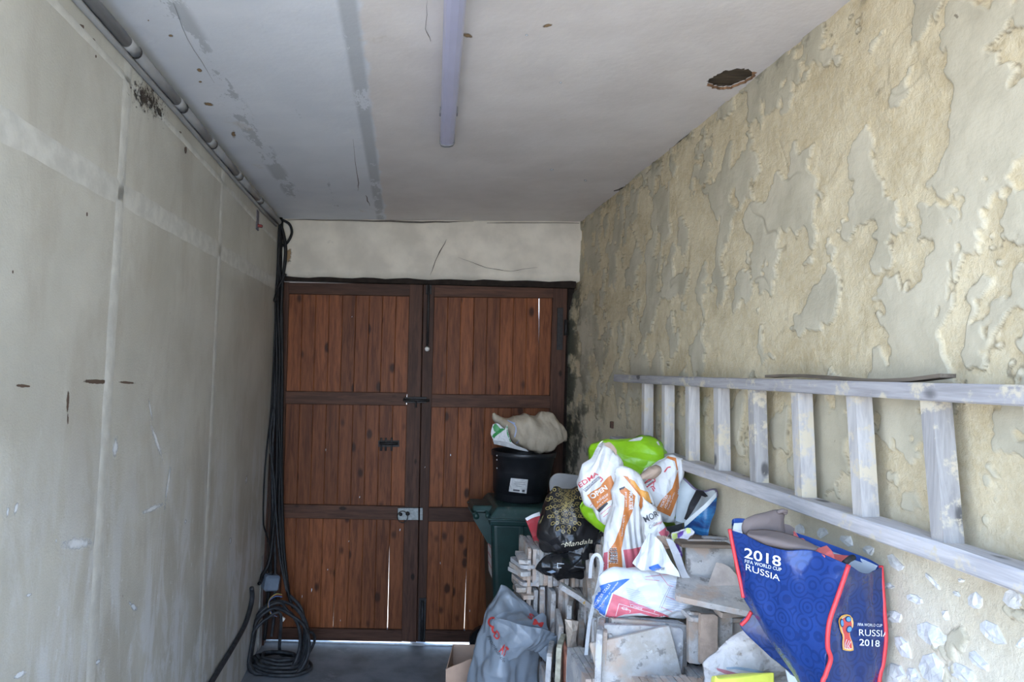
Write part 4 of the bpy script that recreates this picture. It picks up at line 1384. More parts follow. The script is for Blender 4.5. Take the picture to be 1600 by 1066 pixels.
def lettering(o, s, p0, p1, h, mat, name='lettering', off=.0024, upv=None, shear=0.0, bold=0.0, sub=3.0, extra=()):
    """text with its baseline from pixel p0 to p1 and letter height h pixels"""
    bm = text_bm(s, shear, bold)
    if not bm.verts: return
    x0 = min(v.co.x for v in bm.verts); x1 = max(v.co.x for v in bm.verts)
    y1 = max(v.co.y for v in bm.verts)
    e = Vector((p1[0] - p0[0], p1[1] - p0[1]))
    L_ = e.length
    if upv is None:
        upv = Vector((e.y, -e.x)) / L_
    else:
        upv = Vector(upv).normalized()
    for v in bm.verts:
        a = (v.co.x - x0) / (x1 - x0); b_ = v.co.y / y1 * h
        v.co = Vector((p0[0] + e.x * a + upv.x * b_, p0[1] + e.y * a + upv.y * b_, 0))
    r = project([o.name, *extra], bm, name, mat, o, off, sub)
    bm.free()
    return r

def ring_poly(bm, cx, cy, rx, ry, ang, w, n=12):
    ca, sa = math.cos(ang), math.sin(ang)
    a, b_ = [], []
    for k in range(n):
        t = 2 * math.pi * k / n
        for L_, s in ((a, 0), (b_, w)):
            ex, ey = (rx - s) * math.cos(t), (ry - s) * math.sin(t)
            L_.append(bm.verts.new((cx + ex * ca - ey * sa, cy + ex * sa + ey * ca, 0)))
    for k in range(n):
        bm.faces.new((a[k], a[(k + 1) % n], b_[(k + 1) % n], b_[k]))

def strokes(o, lines, w, mat, name='printed_lines', off=.0018, sub=4, extra=()):
    bm = bmesh.new()
    for pts in lines:
        for a, b_ in zip(pts[:-1], pts[1:]):
            a, b_ = Vector(a), Vector(b_)
            e = (b_ - a)
            if e.length < .01: continue
            nn_ = Vector((-e.y, e.x)) / e.length * w / 2
            vs_ = [bm.verts.new((q.x, q.y, 0)) for q in (a - nn_, b_ - nn_, b_ + nn_, a + nn_)]
            bm.faces.new(vs_)
    r = project([o.name, *extra], bm, name, mat, o, off, sub)
    bm.free()
    if r and len(lines) > 1: r['kind'] = 'stuff'
    return r

def ink(name, col, rough=.45):
    return plain(name, col, rough, .07, 60, 0)
I_ORANGE = ink('orange_print', (.58, .20, .055)); I_AMBER = ink('amber_print', (.78, .36, .08)); I_RED = ink('red_print', (.66, .08, .10)); I_PINK = ink('pink_red_print', (.66, .15, .19))
I_BLUE = ink('blue_print', (.05, .16, .55)); I_GREY = ink('grey_print', (.26, .26, .28)); I_BLACK = ink('black_print', (.03, .03, .035)); I_WHITE = ink('white_print', (.78, .78, .78))
I_GOLD = ink('gold_print', (.50, .38, .13), .4); I_CREAM = ink('cream_print', (.75, .68, .5)); I_PALEB = ink('pale_blue_print', (.42, .50, .72)); I_PURPLE = ink('purple_print', (.20, .09, .42)); I_YELLOW = ink('yellow_print', (.72, .80, .25))
I_CHAR = ink('charcoal_print', (.06, .065, .075))
M_SACK = crinkle('white_paper_sack', (.74, .735, .72), .5, .05, .5, 30, .4, dirt=((.60, .57, .52), 12, .62))
M_SACK2 = crinkle('white_film_sack', (.72, .74, .77), .38, .05, .4, 34, .5)
M_KRAFT = crinkle('brown_kraft', (.45, .33, .25), .7, .1, .5, 30, .3)
M_GREEN = crinkle('lime_plastic', (.30, .60, .015), .3, .07, .4, 18, .5)
M_BLACKP = crinkle('black_plastic', (.012, .012, .013), .25, .2, .5, 24, .5)
M_BLACKS = crinkle('black_sack', (.016, .015, .016), .3, .2, .35, 26, .5, dirt=((.06, .06, .06), 18, .62))
M_GREYP = crinkle('grey_plastic', (.20, .225, .255), .36, .06, .22, 12, .5, dirt=((.34, .33, .33), 7, .64))
M_BEIGE = crinkle('beige_sack', (.44, .375, .285), .7, .1, .5, 22, .3, dirt=((.30, .25, .19), 16, .62))
M_REDSACK = crinkle('red_sack', (.42, .035, .045), .5, .1, .4, 20, .4)
# ---------------------------------------------------------------- wheelie bin, bucket and what lies in it
M_BIN = plain('dark_green_plastic', (.012, .040, .036), .42, .15, 20, .12, 120, dirt=((.035, .06, .058), 10, .62))
M_BINL = plain('dark_green_lid', (.022, .060, .055), .4, .2, 14, .12, 120, dirt=((.10, .105, .095), 7, .56))
fx = P(768.5, 815, 3.98).x
fx0 = P(766, 1010, 3.98).x + .03
bin_ = empty('wheelie_bin', (fx + .27, 4.22, 0))
put(bin_, 'dark green wheeled rubbish bin standing against the plank door', 'bin')
def frustum(x0, x1, y0, y1, z0, X0, X1, Y0, Y1, z1):
    return [(X0, Y0, z1), (X1, Y0, z1), (x1, y0, z0), (x0, y0, z0), (X0, Y1, z1), (X1, Y1, z1), (x1, y1, z0), (x0, y1, z0)]
def bevel_build(name, hexa, mat, parent, off, seg=2):
    bm = bmesh.new()
    vs_ = [bm.verts.new(Vector(q)) for q in hexa]
    for q in [(0, 3, 2, 1), (4, 5, 6, 7), (0, 1, 5, 4), (1, 2, 6, 5), (2, 3, 7, 6), (3, 0, 4, 7)]:
        bm.faces.new([vs_[i] for i in q])
    bmesh.ops.recalc_face_normals(bm, faces=bm.faces[:])
    bmesh.ops.bevel(bm, geom=bm.edges[:], offset=off, segments=seg, affect='EDGES', profile=.5)
    bm.verts.index_update()
    V_ = [q.co.copy() for q in bm.verts]; F_ = [[q.index for q in f.verts] for f in bm.faces]
    bm.free()
    return mk(name, V_, F_, mat, parent)
BW = .47
bevel_build('body', frustum(fx + .05, fx + BW - .05, 4.02, 4.42, .04, fx, fx + BW, 3.985, 4.46, .965), M_BIN, bin_, .03, 3)
bevel_build('rim', frustum(fx - .012, fx + BW + .012, 3.965, 4.475, .945, fx - .015, fx + BW + .015, 3.96, 4.478, .98), M_BIN, bin_, .008)
bevel_build('rib', frustum(fx + .16, fx + .185, 3.972, 3.99, .62, fx + .16, fx + .185, 3.972, 3.99, .945), M_BIN, bin_, .003)
lid = bevel_build('lid', frustum(fx - .02, fx + BW + .02, 3.955, 4.485, .985, fx + .03, fx + BW - .03, 3.99, 4.46, 1.052), M_BINL, bin_, .012)
bevel_build('lid_lip', frustum(fx - .025, fx + BW + .025, 3.948, 4.49, .982, fx - .025, fx + BW + .025, 3.948, 4.49, .992), M_BINL, lid, .003)
# handle side on the left
for yy in (4.03, 4.36):
    mb = MB()
    a = [(fx - .105, 1.005), (fx + .01, 1.005), (fx + .02, .81), (fx - .015, .83), (fx - .100, .965)]
    v = [(x, yy, z) for x, z in a] + [(x, yy + .03, z) for x, z in a]
    n = len(a)
    mb.add(v, [tuple(range(n)), tuple(range(2 * n - 1, n - 1, -1))] + [(k, n + k, n + (k + 1) % n, (k + 1) % n) for k in range(n)])
    mb.build('hinge_bracket', M_BIN, bin_)
mb = MB(); mb.tube([(fx - .088, 4.0, .99), (fx - .088, 4.42, .99)], .017, 12); mb.build('handle', M_BIN, bin_, True)
mb = MB(); mb.tube([(fx - .02, 4.0, .995), (fx - .02, 4.42, .995)], .015, 12); mb.build('hinge_rod', M_BIN, bin_, True)
bevel_build('lid_hinge_flap', frustum(fx - .10, fx + .02, 4.08, 4.34, 1.0, fx - .10, fx + .03, 4.10, 4.32, 1.035), M_BINL, bin_, .008)
for yy in (4.06, 4.40):
    vv, ff = tube_geo([(fx + .03, yy - .02, .10), (fx + .03, yy + .02, .10)], .10, 20); mk('wheel', vv, ff, M_BLACKP, bin_)
# sticker on the left flank
def flank(y, z): return Vector((fx + .05 * (1 - (z - .04) / .925) - .0015, y, z))
mk('white_sticker', [flank(4.04, .86), flank(4.20, .86), flank(4.20, .62), flank(4.04, .62)], [(0, 1, 2, 3)], I_WHITE, bin_)
for zz in (.80, .74, .68):
    mk('sticker_line', [flank(4.05, zz) - Vector((.001, 0, 0)), flank(4.19, zz) - Vector((.001, 0, 0)), flank(4.19, zz - .008) - Vector((.001, 0, 0)), flank(4.05, zz - .008) - Vector((.001, 0, 0))], [(0, 1, 2, 3)], I_RED, bin_)

bc = Vector((P(811, 778, 4.235).x, 4.235, 1.054))
rc = P(818.5, 700, 4.235)
Hb = rc.z - bc.z - .02
pr = [(0, 0), (.147, 0), (.153, .006), (.170, Hb * .42), (.1725, Hb * .42 + .004), (.172, Hb * .45), (.190, Hb - .03), (.197, Hb - .028), (.199, Hb), (.195, Hb + .004), (.188, Hb), (.186, Hb - .04), (.165, .05), (.0, .045)]
vv, ff = lathe(pr, bc, 48)
sh = (rc.x - bc.x) / Hb
vv = [Vector((q.x + (q.z - bc.z) * sh, q.y, q.z)) for q in vv]
M_BUCK = plain('black_bucket_plastic', (.014, .015, .018), .4, .2, 20, .1, 100, dirt=((.05, .052, .055), 14, .66))
buck = put(mk('bucket', vv, ff, M_BUCK, None, tuple(bc), True), 'large black plastic bucket standing on the green bin lid', 'bucket')
BV['bucket'] = BVHTree.FromPolygons([tuple(q) for q in vv], ff)
lab = printed(buck, [[(798.5, 747), (825, 749.5), (822.3, 771.5), (795, 768)]], plain('paper_label', (.58, .58, .57), .7, .15, 40, .1, dirt=((.2, .2, .2), 30, .66)), 'paper_label', .002)
strokes(buck, [[(804, 753), (820, 754.5)], [(803, 756), (821, 757.5)], [(806, 759.5), (815, 760.3)], [(797, 757), (799, 764)]], .7, I_GREY, 'label_print', .0034)
printed(buck, [[(802, 764.5), (812, 765.5), (812, 768), (802, 767)], [(816, 765), (820, 765.5), (819.5, 769), (815.5, 768.5)]], I_CHAR, 'label_print', .0034)
printed(buck, [[(776, 711 + k * 6.5), (777.3, 711 + k * 6.5), (777.6, 713 + k * 6.5), (776.2, 713.2 + k * 6.5)] for k in (0, 1, 3)], I_WHITE, 'plaster_splash', .002)

beige = sheet('beige_sack', [[(771, 646), (786, 653), (802, 651), (825, 649), (849, 644), (866, 657)],
                             [(770, 657), (786, 660), (805, 661), (832, 660), (860, 664), (884, 675)],
                             [(779, 672), (792, 672), (806, 678), (834, 680), (866, 684), (886, 689)],
                             [(792, 684), (802, 686), (815, 695), (838, 699), (858, 700), (874, 692)],
                             [(803, 694), (812, 699), (825, 705), (840, 709.5), (853, 710), (866, 703)]], M_BEIGE, 'beige cloth-like sack slumped over the rim of the black bucket', 'sack',
              d=4.20, amp=.0055, freq=5, stretch=(1, 1, .6), thick=.22, bulge=.10, n=110, seed=1, facet=1)
strokes(beige, [[(793, 657), (798, 660), (803, 663), (806, 668), (806, 675), (804, 683)], [(796, 659), (805, 662)], [(807, 693), (811, 688)], [(770, 658), (773, 661)]], 1.8, I_PALEB, 'faded_blue_print')
gp = sheet('torn_packet', [[(770, 663), (778, 662), (788, 670), (792.5, 663)], [(767, 676), (776, 674), (786, 678), (794, 676)], [(768, 682), (778, 684), (790, 687), (799, 690)], [(772, 690), (784, 693), (796, 695), (806, 696)]],
           crinkle('packet_white', (.62, .63, .64), .45, .06, .4, 30), 'torn white and green plastic packet poking out of the bucket beside the beige sack', 'packet', d=4.05, amp=.003, freq=14, n=40, seed=2)
M_PGREEN = crinkle('packet_green', (.025, .26, .06), .35, .1, .3, 30)
printed(gp, [[(769, 664), (775, 662), (783, 671), (778, 677), (772, 674)], [(771, 678), (780, 672), (792, 664), (793, 668), (781, 677), (774, 682), (769, 690), (767, 684)], [(791, 664), (795, 673), (801, 690), (797, 691), (792, 678)]], M_PGREEN, 'green_edge')
sheet('bucket_liner', [[(770, 688), (785, 690), (800, 694), (822, 702)], [(772, 694), (790, 698), (810, 703), (826, 706)]], crinkle('clear_film', (.42, .43, .44), .3, .06, .4, 30), 'pale plastic film lining the left rim of the bucket', 'plastic film', d=4.045, amp=.002, freq=14, n=30, seed=3)

# ---------------------------------------------------------------- back of the heap
sheet('red_sack', [[(821, 812), (832, 808), (844, 803), (856, 797)], [(829, 832), (840, 830), (850, 826), (860, 820)], [(836, 852), (845, 850), (853, 848), (862, 845)], [(843, 871), (850, 872), (856, 870), (864, 868)]], M_REDSACK,
      'red plastic sack squeezed between the green bin and the gold-printed black bag', 'sack', d=3.17, amp=.004, freq=8, thick=.05, n=50, seed=4)
sheet('white_rim', [[(820.5, 810), (832, 804), (843, 800)], [(823, 814), (833, 809), (844, 806)]], M_SACK, parent=bpy.data.objects['red_sack'], d=3.15, amp=.002, n=20)
sheet('grey_sack', [[(863, 744), (872, 740), (888, 741), (906, 744), (925, 750)], [(859, 757), (872, 757), (890, 758), (908, 758), (925, 760)], [(862, 790), (875, 790), (890, 790), (908, 790), (925, 792)], [(865, 850), (880, 850), (895, 850), (908, 850), (925, 850)]], crinkle('light_grey_film', (.33, .32, .31), .5, .06, .3, 14),
      'pale grey plastic sack showing its top behind the gold-printed black bag', 'sack', d=3.42, amp=.004, freq=6, thick=.12, n=50, seed=5)
mand = sheet('black_gold_bag', [[(866, 760), (884, 765), (900, 764), (914, 757), (928, 747)], [(855, 777), (877, 782), (898, 783), (918, 780), (941, 772)], [(847, 803), (872, 808), (896, 808), (920, 808), (944, 803)],
                                [(840, 828), (866, 834), (893, 836), (919, 835), (944, 829)], [(845, 848), (868, 850), (893, 852), (919, 850), (942, 846)], [(847, 861), (868, 862), (893, 862), (918, 860), (941, 854)]], M_BLACKS,
              'black sack printed with a gold mandala, between the green bin and the lime bag', 'sack', d=3.0, amp=.004, freq=6, thick=.22, bulge=.10, n=130, seed=6, facet=1)
bm = bmesh.new()
for rx, ry, cnt, a, b_, t0, t1 in ((28.5, 42, 17, 2.5, 3.6, -2.5, 3.4), (24, 35, 13, 2.6, 2.6, -2.5, 3.4), (17, 25, 14, 2.4, 3.2, -2.6, 3.3), (11, 16, 11, 2.0, 2.6, -2.8, 3.1), (6, 9, 8, 1.6, 2.0, -3, 3), (2, 3, 5, 1.2, 1.6, -3, 3)):
    for k in range(cnt):
        t = t0 + (t1 - t0) * k / cnt
        t = math.pi / 2 + (t - .45) * .92
        cx, cy = 884.5 + rx * math.cos(t), 789 + ry * math.sin(t)
        ring_poly(bm, cx, cy, a, b_, t + math.pi / 2, .75 if rx > 20 else .55, 9)
project([mand.name], bm, 'gold_rings', I_GOLD, mand, .0022, 4)['kind'] = 'stuff'; bm.free()
zig = lambda x0, y0, x1, y1, n, w: [(x0 + (x1 - x0) * k / n + (w if k % 2 else -w), y0 + (y1 - y0) * k / n) for k in range(n + 1)]
I_GOLDD = ink('dim_gold_print', (.25, .20, .085))
strokes(mand, [zig(872, 760, 876, 775, 9, 1), zig(891, 760, 882, 797, 16, 1.2), zig(876, 764, 880, 795, 14, 2.2), zig(886, 768, 884, 800, 14, 2), zig(882, 766, 882, 798, 12, 1.6), zig(895, 758, 893, 790, 12, 1.5), zig(899, 757, 898, 780, 9, 1.5)], .7, I_GOLDD, 'gold_lacework')
bm = bmesh.new()
for k in range(26):
    ring_poly(bm, 878 + random.uniform(0, 14), 763 + k * 1.4, 1.6, 1.6, 0, .5, 7)
for k in range(11):
    t = math.pi / 2 + (k - 5) * .33
    ring_poly(bm, 884.5 + 20.5 * math.cos(t), 791 + 25 * math.sin(t), 4.2, 4.2, 0, .5, 10)
project([mand.name], bm, 'gold_lacework', I_GOLDD, mand, .0021, 4)['kind'] = 'stuff'; bm.free()
strokes(mand, [[(846, 812), (842, 822), (841, 828)], [(849, 806), (845, 818)]], 1.1, I_GOLDD, 'gold_edge')
lettering(mand, 'Mandala', (882, 854.5), (926, 848.5), 7, I_CREAM, shear=.35)
strokes(mand, [[(877, 851), (880, 849.5), (883, 851), (886, 853), (889, 851)]], .8, I_CREAM, 'flourish')

sheet('black_film', [[(858, 868), (876, 862), (895, 856), (916, 850), (942, 836)], [(838, 885), (868, 880), (895, 874), (920, 864), (942, 852)], [(841, 892), (866, 893), (893, 892), (915, 884), (940, 868)], [(847, 899), (872, 902), (895, 905), (915, 905), (928, 892)]], M_BLACKP,
      'crumpled black plastic draped over the tile stack below the gold-printed bag', 'plastic film', d=2.93, amp=.010, freq=5, stretch=(1, 1, 1.6), n=80, seed=7, facet=1, bulge=.03)
bf = bpy.data.objects['black_film']
strokes(bf, [[(871, 880), (871, 887.5), (877, 887)], [(871, 881), (881, 881.5)]], .9, I_WHITE, 'white_corner_mark')
printed(bf, [[(854, 893), (864, 891), (869, 893.5), (862, 896)]], plain('pale_blue_patch', (.34, .42, .52), .3, .1, 30, .1), 'pale_patch')

green = sheet('lime_bag', [[(924, 696), (944, 686), (966, 690), (988, 689), (1007, 683), (1030, 694)], [(917, 722), (944, 712), (968, 712), (994, 712), (1018, 708), (1039, 718)], [(914, 752), (945, 745), (970, 745), (1000, 742), (1028, 742), (1052, 748)],
                           [(909, 785), (940, 785), (970, 785), (1004, 783), (1036, 782), (1074, 784)], [(913, 808), (940, 812), (970, 815), (1004, 813), (1036, 812), (1073, 802)], [(938, 834), (952, 836), (972, 840), (1004, 842), (1036, 840), (1056, 824)]], M_GREEN,
               'big shiny lime green plastic bag behind the white mortar sacks', 'bag', d=2.80, amp=.010, freq=4, stretch=(.7, 1, 1), thick=.12, bulge=.12, n=140, seed=8, facet=1)
printed(green, [[(981, 690), (990, 686), (1003, 683), (1005, 684.5), (1001, 689), (988, 690)], [(1025, 691), (1028, 690), (1031, 697), (1028, 696)]], I_WHITE, 'white_patch')

# blue and white reusable shopping bag by the wall
M_SHOPW = crinkle('shopper_inside', (.62, .66, .66), .45, .05, .25, 12)
def mat_shop():
    mt, nt, b = new_mat('sea_picture_print')
    t = coords(nt)
    n = noise(nt, coords(nt, (1, 1, 2.5)), 9, 5, .6, .8)
    c = ramp(nt, n, [(.3, (.006, .015, .05)), (.72, (.30, .55, .68)), (.45, (.01, .05, .17)), (.58, (.03, .17, .36))])
    nt.links.new(c, b.inputs['Base Color']); b.inputs['Roughness'].default_value = .3
    return mt
shop = sheet('shopping_bag', [[(1069, 820, 2.46), (1086, 806, 2.43), (1103, 791, 2.40), (1120, 774, 2.40)], [(1071, 834, 2.46), (1087, 822, 2.43), (1104, 808, 2.40), (1117.5, 796, 2.40)], [(1074, 850, 2.46), (1088, 846, 2.43), (1100, 838, 2.41), (1111, 818, 2.40)], [(1078, 866, 2.46), (1090, 860, 2.43), (1098, 852, 2.41), (1106, 842, 2.40)]],
             mat_shop(), 'open shopping bag with a deep blue picture and white inside, against the wall', 'bag', amp=.003, freq=6, n=60, seed=9)
sheet('inside', [[(1056, 738, 2.62), (1072, 752, 2.60), (1086, 764.5, 2.57), (1100, 768, 2.52), (1118.5, 766, 2.44)], [(1056, 775, 2.60), (1072, 780, 2.58), (1086, 786, 2.55), (1100, 786, 2.50), (1119, 773, 2.43)], [(1056, 815, 2.56), (1068, 818, 2.54), (1082, 813, 2.52), (1098, 800, 2.48), (1119, 777, 2.42)]],
      M_SHOPW, parent=shop, amp=.003, freq=6, n=50)
sheet('white_band', [[(1069, 816, 2.452), (1086, 801, 2.422), (1103, 786, 2.392), (1119.5, 769, 2.395)], [(1070, 824, 2.452), (1087, 809, 2.422), (1104, 794, 2.392), (1119.5, 777, 2.395)]], M_SHOPW, parent=shop, amp=.001, n=30)
mk('piping', *tube_geo(smooth_path([P(*q) for q in ((1056, 737, 2.615), (1072, 751, 2.595), (1086, 764, 2.565), (1100, 768, 2.515), (1117, 765, 2.44), (1120.5, 775, 2.40))], 5), .004, 6), plain('purple_piping', (.20, .16, .24), .5, .1, 30, 0), shop, smooth=True)
M_STRAP = plain('black_webbing', (.018, .018, .02), .65, .2, 60, .3, 200)
sheet('carry_strap', [[(1088, 766, 2.52), (1099, 768, 2.50)], [(1083, 776, 2.48), (1094, 780, 2.46)], [(1077, 788, 2.46), (1087, 792, 2.44)], [(1073, 801, 2.46), (1080, 803, 2.44)], [(1069, 811, 2.47), (1073, 813, 2.46)]], M_STRAP, parent=shop, amp=.001, n=30)
sheet('strap_end', [[(1099, 768, 2.485), (1106, 776, 2.46)], [(1094, 774, 2.47), (1102, 777, 2.45)]], M_STRAP, parent=shop, amp=.001, n=14)
sheet('dark_base', [[(1036, 824, 2.50), (1050, 822, 2.49), (1066, 818, 2.48)], [(1040, 834, 2.50), (1052, 832, 2.49), (1068, 830, 2.48)]], M_STRAP, parent=shop, amp=.001, n=20)

# right-hand mortar sack
sr = sheet('mortar_sack', [[(1014, 728), (1026, 720), (1040, 715), (1050, 713), (1057, 722)], [(1000, 746), (1016, 742), (1032, 737), (1046, 735), (1059, 737)], [(998, 765), (1013, 765), (1029, 763), (1044, 761), (1059, 760)],
                           [(1008, 782), (1018, 785), (1032, 784), (1044, 782), (1057, 779)], [(1024, 799), (1030, 801), (1036, 804), (1045, 806), (1051, 800)], [(1030, 808), (1036, 812), (1044, 816), (1054, 817), (1062, 819)]], M_SACK,
           'white and orange mortar sack lying on the right side of the lime bag', 'sack', d=2.58, amp=.007, freq=7, stretch=(1, 1, .45), thick=.10, bulge=.04, n=110, seed=10, facet=1, group=None)
printed(sr, [[(1059, 735), (1061, 770), (1050, 800), (1047, 807), (1026, 797), (1025, 795), (1034, 781), (1043, 778), (1050, 763)], [(1032, 717), (1044, 713.5), (1056, 716), (1059, 735), (1057, 735), (1054, 721), (1044, 717)]], I_ORANGE, 'orange_band')
lettering(sr, 'MORTIER', (1035, 793), (1044, 774), 4.2, I_WHITE); lettering(sr, 'ADHESIF', (1040, 795), (1049, 775), 3.6, I_WHITE); lettering(sr, 'Pose de joints', (1044, 796), (1054, 770), 2.4, I_WHITE)
lettering(sr, 'Y', (1020, 770), (1027, 760), 9, I_RED, upv=(-.6, -1))
strokes(sr, [[(1006, 758), (1012, 751), (1022, 747), (1024, 752), (1016, 757), (1010, 762)], [(1038, 738), (1043, 731), (1048, 730)], [(1022, 768), (1019, 763)]], 2, I_RED, 'red_print'); strokes(sr, [[(1010, 755), (1018, 750)], [(1012, 758), (1021, 752)]], 1.6, I_GREY, 'grey_print')
sheet('brown_lining', [[(1015, 731), (1024, 728), (1031, 731)], [(1003, 740), (1016, 737), (1030, 738)], [(992, 751), (1008, 749), (1022, 748)]], M_KRAFT, parent=sr, d=2.49, amp=.004, freq=14, n=36, bulge=.03)

# left mortar sack
sl_ = sheet('mortar_sack', [[(934, 696), (939, 692), (946, 691), (952, 694), (957, 703)], [(929, 710), (936, 707), (945, 705), (954, 707), (962, 716)], [(923, 722), (934, 722), (945, 720), (956, 722), (966, 732)], [(902, 752), (918, 748), (936, 745), (952, 744), (967, 750)],
                            [(906, 766), (920, 766), (936, 764), (951, 762), (965, 765)], [(917, 784), (928, 784), (940, 782), (951, 780), (962, 782)], [(930, 800), (937, 802), (944, 802), (951, 802), (958, 805)], [(939, 812), (943, 814), (948, 816), (952, 817), (955, 818)]], M_SACK,
            'white and orange adhesive sack with a twisted neck, leaning on the lime bag', 'sack', d=2.60, amp=.008, freq=7, stretch=(1, 1, .35), thick=.12, bulge=.045, n=120, seed=11, facet=1)
printed(sl_, [[(917, 774), (937, 761), (950, 745.5), (954.5, 743), (962, 763), (959, 780), (952, 782.5), (941, 790), (933, 797)]], I_ORANGE, 'orange_band')
printed(sl_, [[(911, 765), (936, 744), (939, 747), (915, 769)]], I_GREY, 'grey_band'); printed(sl_, [[(933, 797), (948, 784.5), (950.5, 787), (937, 801)]], I_CHAR, 'dark_band')
strokes(sl_, [[(937, 745), (942, 749), (938, 753)]], 1.8, I_RED, 'red_bracket'); strokes(sl_, [[(939, 804), (951, 793), (957, 789)], [(943, 808), (953, 799)], [(922, 790), (927, 786)]], .8, I_PINK, 'red_line')
lettering(sl_, 'EDMA', (907, 762), (936, 742), 7, I_RED, bold=.01); lettering(sl_, 'BRICOLAGE', (914, 766.5), (936, 748.5), 2.6, I_WHITE)
lettering(sl_, 'OPEN', (925, 780), (950, 764), 7.5, I_WHITE, bold=.03); lettering(sl_, 'ADHESIF', (933, 787), (952, 774), 4, I_WHITE); lettering(sl_, 'souple & lisse', (933, 795), (950, 780), 2.6, I_WHITE)
mk('torn_flap', *(lambda o: (o, [(0, 1, 2, 3), (7, 6, 5, 4), (0, 4, 5, 1), (1, 5, 6, 2), (2, 6, 7, 3), (3, 7, 4, 0)]))([P(933, 697, 2.55), P(938, 693, 2.55), P(943, 689, 2.55), P(939, 690, 2.55), P(933, 697, 2.556), P(938, 693, 2.556), P(943, 689, 2.556), P(939, 690, 2.556)]), M_SACK, sl_)
sheet('brown_lining', [[(943, 693), (952, 691), (959, 697)], [(946, 697), (954, 697), (963, 704)], [(953, 701), (959, 706), (963, 712)]], M_KRAFT, parent=sl_, d=2.56, amp=.003, freq=14, n=24)

# the long mortar sack in the middle
sm = sheet('mortar_sack', [[(961, 738), (970, 733), (979, 735), (988, 741), (997, 752), (1004, 764)], [(960, 760), (970, 758), (981, 760), (993, 764), (1006, 772), (1018, 784)], [(954, 790), (967, 790), (981, 792), (996, 794), (1012, 798), (1024, 804)],
                           [(949, 820), (963, 822), (979, 824), (996, 824), (1012, 826), (1028, 826)], [(945, 848), (960, 850), (977, 853), (994, 854), (1011, 852), (1028, 846)], [(942, 872), (957, 876), (974, 880), (991, 880), (1007, 874), (1020, 866)],
                           [(944, 890), (958, 896), (974, 900), (990, 899), (1003, 892), (1012, 884)], [(950, 898), (962, 901), (976, 904), (990, 903), (1000, 898), (1008, 890)]], M_SACK,
           'tall white mortar sack with orange stripes and a bar code, middle of the heap', 'sack', d=2.49, amp=.008, freq=7, stretch=(1, 1, .35), thick=.12, bulge=.045, n=150, seed=12, facet=1)
printed(sm, [[(968, 767), (977, 762), (993, 775), (988, 800), (978, 822), (973, 845), (971, 858), (974, 900), (955, 898), (948, 895), (952, 860), (962, 845), (970, 822), (975, 795), (976, 775), (970, 771)],
             [(973.5, 743.5), (981, 745), (992, 762), (1004, 776), (1007, 786), (1005, 797), (1002, 799), (998, 790), (1000, 776), (990, 763)]], I_ORANGE, 'orange_band')
printed(sm, [[(984, 748), (991, 752), (1000, 765), (1012, 769), (1018, 786), (1007, 789), (1002, 774), (994, 764), (986, 758)]], I_AMBER, 'amber_band')
printed(sm, [[(1007, 789), (1018, 785), (1019.5, 787.5), (1007.5, 792)], [(967.5, 764), (976, 760), (977, 763), (969, 768)]], I_CHAR, 'dark_band')
printed(sm, [[(944, 864), (952, 862), (951, 897), (946, 896), (941, 884)], [(973, 859.5), (987, 858), (1008, 853), (1020, 850), (1010, 886), (1000, 901), (978, 905)]], I_PINK, 'red_panel')
strokes(sm, [[(951, 862), (950, 897), (979, 901)], [(972.5, 858), (979, 901)], [(950.5, 898.5), (958, 900.5), (979, 902)]], 1.4, I_WHITE, 'white_outline')
printed(sm, [[(953, 856.5), (964, 856), (966, 880), (952, 881)]], I_WHITE, 'white_label')
strokes(sm, [[(953.5, y), (964.5, y - .3)] for y in (857.5, 859.6, 861, 863.4, 865, 866.6, 869, 870.7, 873, 875, 876.8, 878.6)], .95, I_CHAR, 'bar_code', .0034)
lettering(sm, 'MORTIER', (983, 769), (983, 797), 5.5, I_WHITE, bold=.02); lettering(sm, 'pour joints', (977, 769), (977, 792), 3, I_WHITE); lettering(sm, 'la colle en poudre', (974, 805), (970, 838), 2.6, I_WHITE)
side = sheet('side_fold', [[(1004, 776), (1012, 784), (1018, 790), (1024, 795)], [(1006, 800), (1015, 801), (1024, 802), (1030, 806)], [(1008, 822), (1020, 822), (1030, 820), (1040, 820)], [(1012, 842), (1024, 842), (1036, 840), (1049, 834)], [(1018, 856), (1028, 854), (1038, 850), (1048, 846)]], M_SACK, parent=sm, d=2.40, amp=.005, freq=7, n=70, seed=13, bulge=.02, facet=1)
lettering(side, 'MOR', (1009, 816), (1029, 806), 9, I_CHAR, bold=.01); lettering(side, 'Colle', (1015, 827), (1028, 819), 6, I_GREY, shear=.4); lettering(side, 'carrelage', (1021, 823), (1034, 816), 2.6, I_PINK)
printed(side, [[(1029, 832), (1041, 823), (1048, 834), (1043, 841), (1035, 842)]], I_PINK, 'red_panel')

